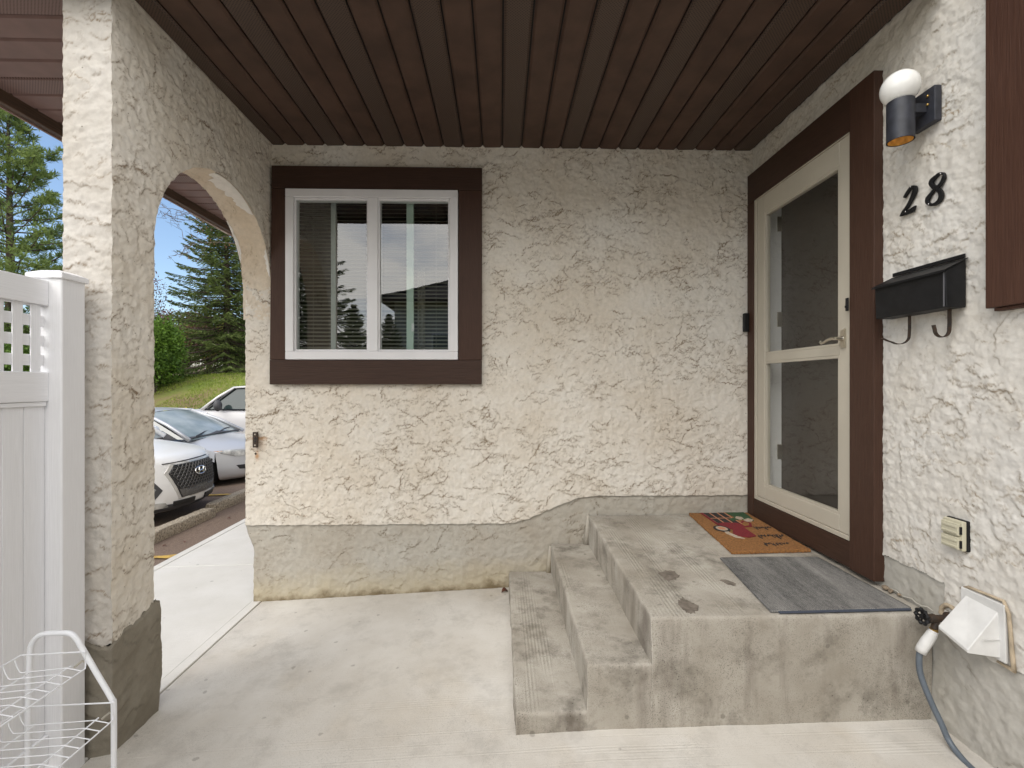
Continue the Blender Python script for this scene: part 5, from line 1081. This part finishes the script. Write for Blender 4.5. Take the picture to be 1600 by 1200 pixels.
for (a, b) in (((-1.0, -.62, .92), (-1.10, .05, .985)), ((-.98, .02, .935), (-1.12, .62, .975))):
    part('wiper', MB().tube([a, ((a[0]+b[0])/2-.02, (a[1]+b[1])/2, (a[2]+b[2])/2+.015), b], [.014, .010, .006], 6), M['cladding'], carB)
part('underbody', MB().box(-4.2, -1.0, -.76, .76, .2, .55).box(-1.0, -.3, -.40, .40, .2, .55), M['cladding'], carB)
# silver pickup, backed in: nose towards -x
carC = thing('parked_truck', 'silver pickup truck parked behind the sedan with its nose towards the grass bank', 'pickup truck', (-8.35, 12.0, park_z(-7.2)-.02), PI, 'cars parked beyond the archway')
profC = [(-.10, .42, .25, 0, .88), (0, .50, .28, 0, .93), (.0, .7, .28, 0, .95), (-.02, .92, .26, 0, .95), (-.05, 1.05, .22, .02, .95), (-.13, 1.13, .2, .05, .95), (-.5, 1.21, .12, .09, .95), (-1.1, 1.26, .05, .09, .95), (-1.45, 1.28, 0, .08, .95), (-2.4, 1.25, 0, .06, .95), (-3.6, 1.25, 0, .06, .95), (-5.2, 1.25, 0, .06, .95), (-5.3, 1.1, 0, .0, .95), (-5.3, .5, 0, 0, .95)]
vs, fs, QC = body_surface(profC, arches=((-.95, .42, .50), (-4.3, .42, .50)), hs=1.10, zrock=.42, bulge=.03, ex=5)
noseC = np.array(QC)[:int(np.argmax(QC[:, 0] < -.9))]
part('body', MB().add(vs, fs), M['paint_t'], carC, auto=50)
cabin(carC, [(-1.35, 1.27), (-1.98, 1.80), (-3.3, 1.84), (-3.6, 1.27)], M['paint_t'], M['carglass'], M['windshield'], .90, .74)
for sg in (-1, 1):
    part('door_mirror', MB().ell((-1.80, sg*1.08, 1.36), (.085, .11, .135), 14, 10).tube([(-1.78, sg*.93, 1.27), (-1.8, sg*1.0, 1.30)], .03, 8), M['cladding'], carC, smooth=True)
    part('headlight', surf_patch(noseC, [(sg*.72, .85), (sg*.72, 1.03), (sg*.97, 1.03), (sg*.97, .85)], .01, .02, ex=5), M['lens'], carC)
    part('door_seam', MB().box(-1.505, -1.50, sg*.9775-.003, sg*.9775+.003, .50, 1.20), M['cladding'], carC)
    part('model_script', MB().box(-2.05, -1.68, sg*.9805-.002, sg*.9805+.002, .842, .862), M['cladding'], carC)
    part('wheel_arch_lip', MB().tube([(-.95+.53*math.cos(a), sg*.972, .42+.53*math.sin(a)) for a in np.linspace(0, PI, 20)], .028, 8), M['paint_t'], carC, smooth=True)
    part('window_seal', MB().tube([(-1.46, sg*.905, 1.28), (-2.02, sg*.765, 1.76), (-2.6, sg*.755, 1.79)], .016, 6), M['grille'], carC)
    for x in (-.95, -4.3): wheel(carC, x, sg*.84, .40, sg)
part('grille', surf_patch(noseC, [(-.62, .82), (-.62, 1.03), (.62, 1.03), (.62, .82)], .008, .02, ex=5), M['grille'], carC)
part('cowl', MB().box(-1.42, -1.20, -.80, .80, 1.268, 1.29), M['cladding'], carC)
part('roof_beacon', MB().box(-2.4, -2.2, -.1, .1, 1.872, 1.91), M['cladding'], carC)
part('underbody', MB().box(-5.1, -.3, -.80, .80, .35, .80), M['cladding'], carC)

# ------------------------------------------------------------------ vegetation
def cards(C_, D1, D2):
    n_ = len(C_); V_ = np.stack([C_-D1, C_-D2*.5+D1*.1, C_+D1, C_+D2*.5+D1*.1], 1).reshape(-1, 3); F_ = np.arange(4*n_).reshape(-1, 4); return V_, F_
def conifer(name, label, loc, H, Rad, seed, kind='spruce', base=.08, nb=230, dens=1.0, group=None, zoff=0):
    r_ = np.random.default_rng(seed); rt = thing(name, label, 'tree', loc, r_.uniform(0, 6), group)
    lean = r_.uniform(-.02, .02, 2)*H
    tr = MB().tube([(lean[0]*s*s, lean[1]*s*s, H*s*.97) for s in np.linspace(0, 1, 9)], [.018*H*(1-.93*s)+.012 for s in np.linspace(0, 1, 9)], 9)
    Cc, Dd, Ee, sh = [], [], [], []; br = MB(); cones = MB()
    for i in range(nb):
        s = base+(1-base)*((i+r_.random())/nb)**.92; z = H*s; az = i*2.39996+r_.normal(0, .25)
        if kind == 'spruce': Lb = Rad*((1-s)**.72)*r_.uniform(.72, 1.12)+.10; el = R(-18+48*s+r_.normal(0, 6)); droop = -.18
        else: Lb = Rad*(abs(math.sin(PI*min(1, .22+.80*s)))**.8)*r_.uniform(.5, 1.15)*(1 if s < .9 else .6)+.15; el = R(4+34*s+r_.normal(0, 10)); droop = .12
        d = np.array([math.cos(az)*math.cos(el), math.sin(az)*math.cos(el), math.sin(el)]); side = np.array([-math.sin(az), math.cos(az), 0]); up = np.cross(d, side)*-1
        o_ = np.array([lean[0]*s*s, lean[1]*s*s, z])
        def bp(q): return o_+d*Lb*q+np.array([0, 0, droop*Lb*(q*(1-q))*1.6*(1 if kind == 'spruce' else -1)])
        if Lb > .25: br.tube([tuple(bp(q)) for q in (0, .35, .7, 1)], [.012*Lb+.004, .009*Lb+.003, .006*Lb+.002, .002], 4, cap=False)
        if kind == 'spruce':
            m_ = int(58*dens*Lb+14); q = r_.random(m_)**.65; sg = r_.choice([-1, 1], m_)
            wl = (1-q)*.34*Lb+.05; off = r_.random(m_)
            P0 = np.array([bp(a) for a in q])+side[None]*(sg*wl*off)[:, None]-np.array([0, 0, 1])[None]*((off**1.3)*wl*.45+r_.random(m_)*.03)[:, None]
            Tn = side[None]*sg[:, None]*.75+d[None]*.75+r_.normal(0, .25, (m_, 3))-np.array([0, 0, .35])
            Tn /= np.linalg.norm(Tn, axis=1, keepdims=True); B2 = np.cross(Tn, r_.normal(0, 1, (m_, 3))); B2 /= np.linalg.norm(B2, axis=1, keepdims=True)
            ln = r_.uniform(.05, .105, m_)[:, None]
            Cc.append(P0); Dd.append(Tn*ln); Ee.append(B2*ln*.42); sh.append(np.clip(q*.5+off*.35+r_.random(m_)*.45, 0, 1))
            if s > .5 and r_.random() < .4:
                for k in range(3): c = bp(r_.uniform(.6, 1)); cones.ell((c[0]+r_.normal(0, .05), c[1]+r_.normal(0, .05), c[2]-.09), (.022, .022, .055), 5, 4)
        else:
            nt_ = int(8*dens*Lb+3)
            for k in range(nt_):
                q = r_.uniform(.25, 1)**.6; c = bp(q)+side*r_.normal(0, .22*Lb*(1.1-q)+.04)+np.array([0, 0, r_.normal(.03, .06)])
                m_ = 13; Tn = r_.normal(0, .7, (m_, 3))+np.array([0, 0, .55])+d*.5; Tn /= np.linalg.norm(Tn, axis=1, keepdims=True)
                B2 = np.cross(Tn, r_.normal(0, 1, (m_, 3))); B2 /= np.linalg.norm(B2, axis=1, keepdims=True); ln = r_.uniform(.07, .13, m_)[:, None]
                Cc.append(c[None]+Tn*ln); Dd.append(Tn*ln); Ee.append(B2*ln*.30); sh.append(np.clip(q*.4+r_.random()*.5+r_.random(m_)*.25, 0, 1))
    Cc, Dd, Ee, sh = map(np.concatenate, (Cc, Dd, Ee, sh)); V_, F_ = cards(Cc, Dd, Ee)
    part('trunk', tr, M['bark'], rt, smooth=True); b_o = part('branches', br, M['bark'], rt)
    link('crown', fast_mesh('crown', V_, F_, False, {'dirt_shade_tone': np.repeat(sh, 4)}), M[kind], rt)
    if cones.v: part('cones', cones, M['cone'], rt)
    return rt
def leafy(name, label, loc, rad, n, m_, seed, size=.06, cat='shrub', group=None, stems=6, hollow=.35):
    r_ = np.random.default_rng(seed); rt = thing(name, label, cat, loc, 0, group)
    k = max(10, n//70); cc = r_.normal(0, 1, (k, 3)); cc /= np.linalg.norm(cc, axis=1, keepdims=True); cc *= (r_.uniform(hollow, 1, k)**.6)[:, None]; cc[:, 2] = np.abs(cc[:, 2]*.95) if False else cc[:, 2]
    ctr_ = np.array([0, 0, rad[2]*1.02]); cl = cc*np.array(rad)*.82+ctr_
    idx = r_.integers(0, k, n); P_ = cl[idx]+r_.normal(0, 1, (n, 3))*np.array(rad)*.13
    T_ = r_.normal(0, 1, (n, 3)); T_ /= np.linalg.norm(T_, axis=1, keepdims=True); B2 = np.cross(T_, r_.normal(0, 1, (n, 3))); B2 /= np.linalg.norm(B2, axis=1, keepdims=True)
    ln = r_.uniform(.6, 1.2, n)[:, None]*size; V_, F_ = cards(P_, T_*ln, B2*ln*1.2)
    sh = r_.random(k)[idx]*.6+r_.random(n)*.4
    link('foliage', fast_mesh('foliage', V_, F_, False, {'dirt_shade_tone': np.repeat(sh, 4)}), m_, rt)
    st_ = MB()
    for j in range(min(k, 40)):
        c = cl[j]; a = (r_.normal(0, .06), r_.normal(0, .06), 0); st_.tube([a, (c[0]*.35, c[1]*.35, c[2]*.55), tuple(c)], [.02*rad[2]**.5+.008, .012, .004], 5)
    part('stems', st_, M['bark'], rt)
    return rt
def gxy(x, y): return float(terr_z(np.array([float(x)]), np.array([float(y)]))[0])
def at(px, d, side=None): return ((px-782)/725*d, d)
x, y = at(362, 21.5); g0 = gxy(x, y)
conifer('spruce_tree', 'tall dark spruce with hanging brown cones, seen through the right of the archway', (x, y, g0-.1), 9.9, 3.0, 3, nb=400, dens=1.6, base=.05, group='spruces on the bank')
x, y = at(452, 24); conifer('spruce_tree', 'spruce standing right of the coned spruce, mostly behind the house wall', (x, y, gxy(x, y)-.1), 9.5, 2.6, 9, nb=230, base=.03, group='spruces on the bank')
x, y = at(37, 17.5); conifer('pine_tree', 'bright green open pine against the sky, left of the pillar above the fence', (x, y, gxy(x, y)-.1), 11.3, 2.7, 5, kind='pine', base=.16, nb=165, dens=1.35)
x, y = at(-120, 21); conifer('pine_tree', 'second pine farther left beyond the fence', (x, y, gxy(x, y)-.1), 10, 2.8, 15, kind='pine', base=.16, nb=150, dens=1.2)
x, y = at(248, 17.8); leafy('green_shrub', 'bright green leafy shrub on the bank at the left of the archway', (x, y, gxy(x, y)-.05), (1.15, 1.2, 1.55), 15000, M['shrub'], 21, .055)
x, y = at(190, 19); leafy('green_shrub', 'green leafy shrub on the bank hidden by the pillar', (x, y, gxy(x, y)-.05), (1.5, 1.5, 1.9), 9000, M['shrub'], 22, .06)
x, y = at(298, 25.5); leafy('plum_tree', 'small tree with sparse pinkish-brown leaves between shrub and spruce', (x, y, gxy(x, y)+.4), (2.0, 1.6, 1.9), 7500, M['plum'], 23, .055, cat='tree')
x, y = at(248, 23); leafy('crabapple_tree', 'thin crabapple with few reddish leaves rising above the green shrub', (x, y, gxy(x, y)+.6), (1.0, 1.2, 2.6), 2200, M['plum'], 24, .05, cat='tree')
x, y = at(335, 30); leafy('yellow_shrub', 'yellowish bush glimpsed behind the coned spruce', (x, y, gxy(x, y)+.6), (1.7, 1.4, 1.9), 6000, M['yshrub'], 25, .07)
x, y = at(10, 14.5); leafy('green_shrub', 'light green bush behind the lattice of the fence', (x, y, gxy(x, y)-.05), (1.8, 1.4, 1.9), 14000, M['shrub'], 26, .055)
x, y = at(75, 16.5); leafy('green_shrub', 'dark leafed bush between the fence and the pine trunk', (x, y, gxy(x, y)-.05), (1.5, 1.4, 1.8), 10000, M['spruce'], 27, .06)
x, y = at(-80, 15); leafy('green_shrub', 'leafy bush at the far left beyond the fence', (x, y, gxy(x, y)-.05), (1.8, 1.4, 2.1), 9000, M['shrub'], 28, .06)
# bare birch reaching in from behind the house corner
bt = thing('bare_birch', 'bare thin birch branches reaching in from behind the house corner', 'tree', (-4.3, 9.6, -.25), world=True)
P9 = lambda px, py, d=9.6: ((px-782)/725*d, d+random.uniform(-.15, .15), 1.56+(600-py)/725*d)
part('trunk', MB().tube([(-4.3, 9.6, -.3), (-4.32, 9.6, 2), (-4.25, 9.65, 4), (-4.4, 9.6, 6.5), (-4.5, 9.6, 9)], [.09, .08, .065, .04, .012], 9), M['bark2'], bt, smooth=True)
def br(pts, r0, twigs=8, tl=34):
    p_ = [P9(a, b) for a, b in pts]; rr = [r0*.75*(1-.85*i/(len(p_)-1)) for i in range(len(p_))]
    mb = MB().tube(p_, rr, 6); 
    for k in range(twigs):
        i = random.randrange(1, len(pts)); a = pts[i-1]; b = pts[i]; f_ = random.random(); q = (a[0]+(b[0]-a[0])*f_, a[1]+(b[1]-a[1])*f_); an = math.atan2(b[1]-a[1], b[0]-a[0])+random.choice([-1, 1])*random.uniform(.4, 1.0); l_ = tl*random.uniform(.3, 1)
        e_ = (q[0]+math.cos(an)*l_, q[1]+math.sin(an)*l_+2); m_ = ((q[0]+e_[0])/2+random.uniform(-2, 2), (q[1]+e_[1])/2-2)
        mb.tube([P9(*q), P9(*m_), P9(*e_)], [.006, .004, .0018], 4)
        for kk in range(2):
            an2 = an+random.uniform(-.8, .8); mb.tube([P9(*m_), P9(m_[0]+math.cos(an2)*l_*.5, m_[1]+math.sin(an2)*l_*.5)], [.0035, .0015], 4)
    part('branch', mb, M['bark2'], bt)
br([(455, 420), (400, 388), (367, 372), (340, 357), (318, 345), (303, 337), (292, 326), (287, 320), (268, 311)], .022, 12)
br([(303, 337), (285, 334), (262, 331), (250, 328)], .009, 8); br([(315, 346), (295, 345), (283, 349), (266, 342)], .009, 8, 26)
br([(420, 395), (368, 383), (340, 381), (305, 382), (294, 376)], .012, 8); br([(305, 382), (290, 396), (282, 402)], .005, 6, 22); br([(330, 340), (322, 332), (316, 327)], .006, 3, 15)
# things on the bank
nb_ = thing('neighbouring_house', 'white house glimpsed between trees beyond the grass bank', 'house', (-26, 42, 1.9))
part('wall', MB().box(-6, 6, -3, 3, -.5, 2.6), M['siding'], nb_); part('roof', MB().prism([(-6.4, -3.5, 2.5), (-6.4, 0, 3.7), (-6.4, 3.5, 2.5)], (12.8, 0, 0)), M['shingle'], nb_)
for xw in (-4, -1, 2, 4.5): w_ = part('window', MB().box(xw-.5, xw+.5, -3.06, -3.0, 1.2, 2.4), M['frame'], nb_); part('pane', MB().box(xw-.42, xw+.42, -3.075, -3.062, 1.28, 2.32), M['carglass'], w_)
wf = thing('wooden_fence', 'weathered wooden picket fence on top of the grass bank', 'fence', (-21, 31, 0))
pk = None
for i in range(66):
    x = -4+i*.16; h_ = random.uniform(.80, .86); zg = gxy(-21+x, 31)
    part('picket', MB().box(x, x+.13, -.012, .012, zg-.05, zg+h_), M['fencew'], wf)
for xr_ in (-4, 0, 4): 
    zg = gxy(-21+xr_, 31); part('fence_post', MB().box(xr_-.05, xr_+.05, .015, .11, zg-.2, zg+.95), M['fencew'], wf)
part('fence_rail', MB().prism([(-4, .013, gxy(-25, 31)+.55), (6.5, .013, gxy(-14.5, 31)+.55), (6.5, .013, gxy(-14.5, 31)+.63), (-4, .013, gxy(-25, 31)+.63)], (0, .03, 0)), M['fencew'], wf)
for i, (px, d, s_) in enumerate(((150, 38, 1), (230, 46, 1.2), (330, 44, 1.1), (20, 40, 1.1), (400, 38, 1.), (-120, 36, 1.2), (275, 40, .8))):
    x, y = at(px, d); leafy('background_tree', ['leafy tree behind the pillar, far beyond the bank', 'tall leafy tree far behind the green shrub', 'leafy tree far behind the coned spruce', 'leafy tree far behind the pine', 'leafy tree far off behind the house wall', 'leafy tree far left beyond the fence', 'small leafy tree in front of the white house'][i], (x, y, gxy(x, y)+.3), (3.4*s_, 3*s_, 2.9*s_), 5200, M['shrub'] if i % 2 else M['spruce'], 40+i, .15, cat='tree', group='trees far behind the bank')
# grass blades and dandelions on the bank
n_ = 120000
gx = rng.uniform(-20, -5, n_); gy = 13+rng.random(n_)**1.4*16; Zg = terr_z(gx, gy); keep = fbm(gx*.45, gy*.45, 71, 3) > -.38*np.ones(n_); gx, gy, Zg = gx[keep], gy[keep], Zg[keep]; n_ = len(gx)
hgt = rng.uniform(.03, .10, n_); an = rng.uniform(0, PI, n_); wv = np.stack([np.cos(an), np.sin(an), 0*an], 1)*.014
C_ = np.stack([gx, gy, Zg-.01], 1); tip = C_+np.stack([rng.normal(0, .02, n_), rng.normal(0, .02, n_), hgt], 1)
V_ = np.stack([C_-wv, C_+wv, tip], 1).reshape(-1, 3)
stuff(link('grass_blades', fast_mesh('grass_blades', V_, np.arange(3*n_).reshape(-1, 3), False, {'dirt_shade_tone': np.repeat(rng.random(n_)*.8+.2*(fbm(gx*.6, gy*.6, 3, 2) > 0), 3)}), M['blade']))
dd_ = MB()
for i in range(420):
    px = random.gauss(262, 30); d = random.uniform(13.4, 16.4); x, y = at(px, d); z = gxy(x, y)+.05; r_ = random.uniform(.010, .020)
    dd_.add([(x+r_*math.cos(k*PI/3), y+r_*math.sin(k*PI/3)*.6, z+random.uniform(-.01, .02)) for k in range(6)]+[(x, y, z+.022)], [(k, (k+1) % 6, 6) for k in range(6)])
o = part('dandelions', dd_, M['dandelion']); stuff(o)

# ------------------------------------------------------------------ across the way, behind the camera (seen in the window)
oh = thing('opposite_house', 'townhouse with a hipped shingle roof across the way, mirrored in the window', 'house', (1.2, -17.5, 1.65), 0)
part('wall', MB().box(-6.6, 9.5, -6, .2, -1.75, 4.3), M['stucco_side'], oh)
rf = MB().add([(-7.4, .9, 4.15), (10.3, .9, 4.15), (10.3, -7, 4.15), (-7.4, -7, 4.15), (-1.2, -3.0, 6.5), (4.2, -3.0, 6.5)], [(0, 1, 5, 4), (1, 2, 5), (2, 3, 4, 5), (3, 0, 4), (0, 3, 2, 1)]); part('roof', rf, M['shingle'], oh)
part('eave_board', MB().box(-7.4, 10.3, .9, .94, 3.98, 4.15), M['fascia'], oh)
for i in range(11):
    s = i/11; part('ridge_cap', MB().prism([(-7.4+6.2*s, .9-3.9*s, 4.16+2.35*s), (-7.4+6.2*(s+.085), .9-3.9*(s+.085), 4.19+2.35*(s+.085)), (-7.2+6.2*(s+.085), .95-3.9*(s+.085), 4.19+2.35*(s+.085)), (-7.2+6.2*s, .95-3.9*s, 4.16+2.35*s)], (0, 0, .06)), M['shingle'], oh)
for xw in (-4, 0, 4.5): w_ = part('window', MB().box(xw-.7, xw+.7, .2, .26, 1.2, 2.5), M['frame'], oh); part('pane', MB().box(xw-.6, xw+.6, .262, .27, 1.3, 2.4), M['carglass'], w_)
spr0 = bpy.data.objects['spruce_tree']
def dup_tree(src, loc, rz, sc, label, group):
    r_ = src.copy(); COL.objects.link(r_); r_.location = loc; r_.rotation_euler = (0, 0, rz); r_.scale = (sc,)*3; r_['label'] = label; r_['group'] = group
    for ch in list(src.children):
        c = ch.copy(); COL.objects.link(c); c.parent = r_
for i, (x, y, sc) in enumerate(((-6.4, -14.2, .52), (-5.2, -15.5, .50), (-7.2, -9.8, 1.0), (-10.5, -13, .9))):
    dup_tree(spr0, (x, y, -.1), i*1.7, sc, ['small spruce across the way, mirrored in the left window pane', 'small spruce by the opposite roof corner, mirrored in the window', 'tall spruce across the way, dark in the left edge of the window', 'spruce at the far left across the way'][i], 'spruces across the way behind the camera')
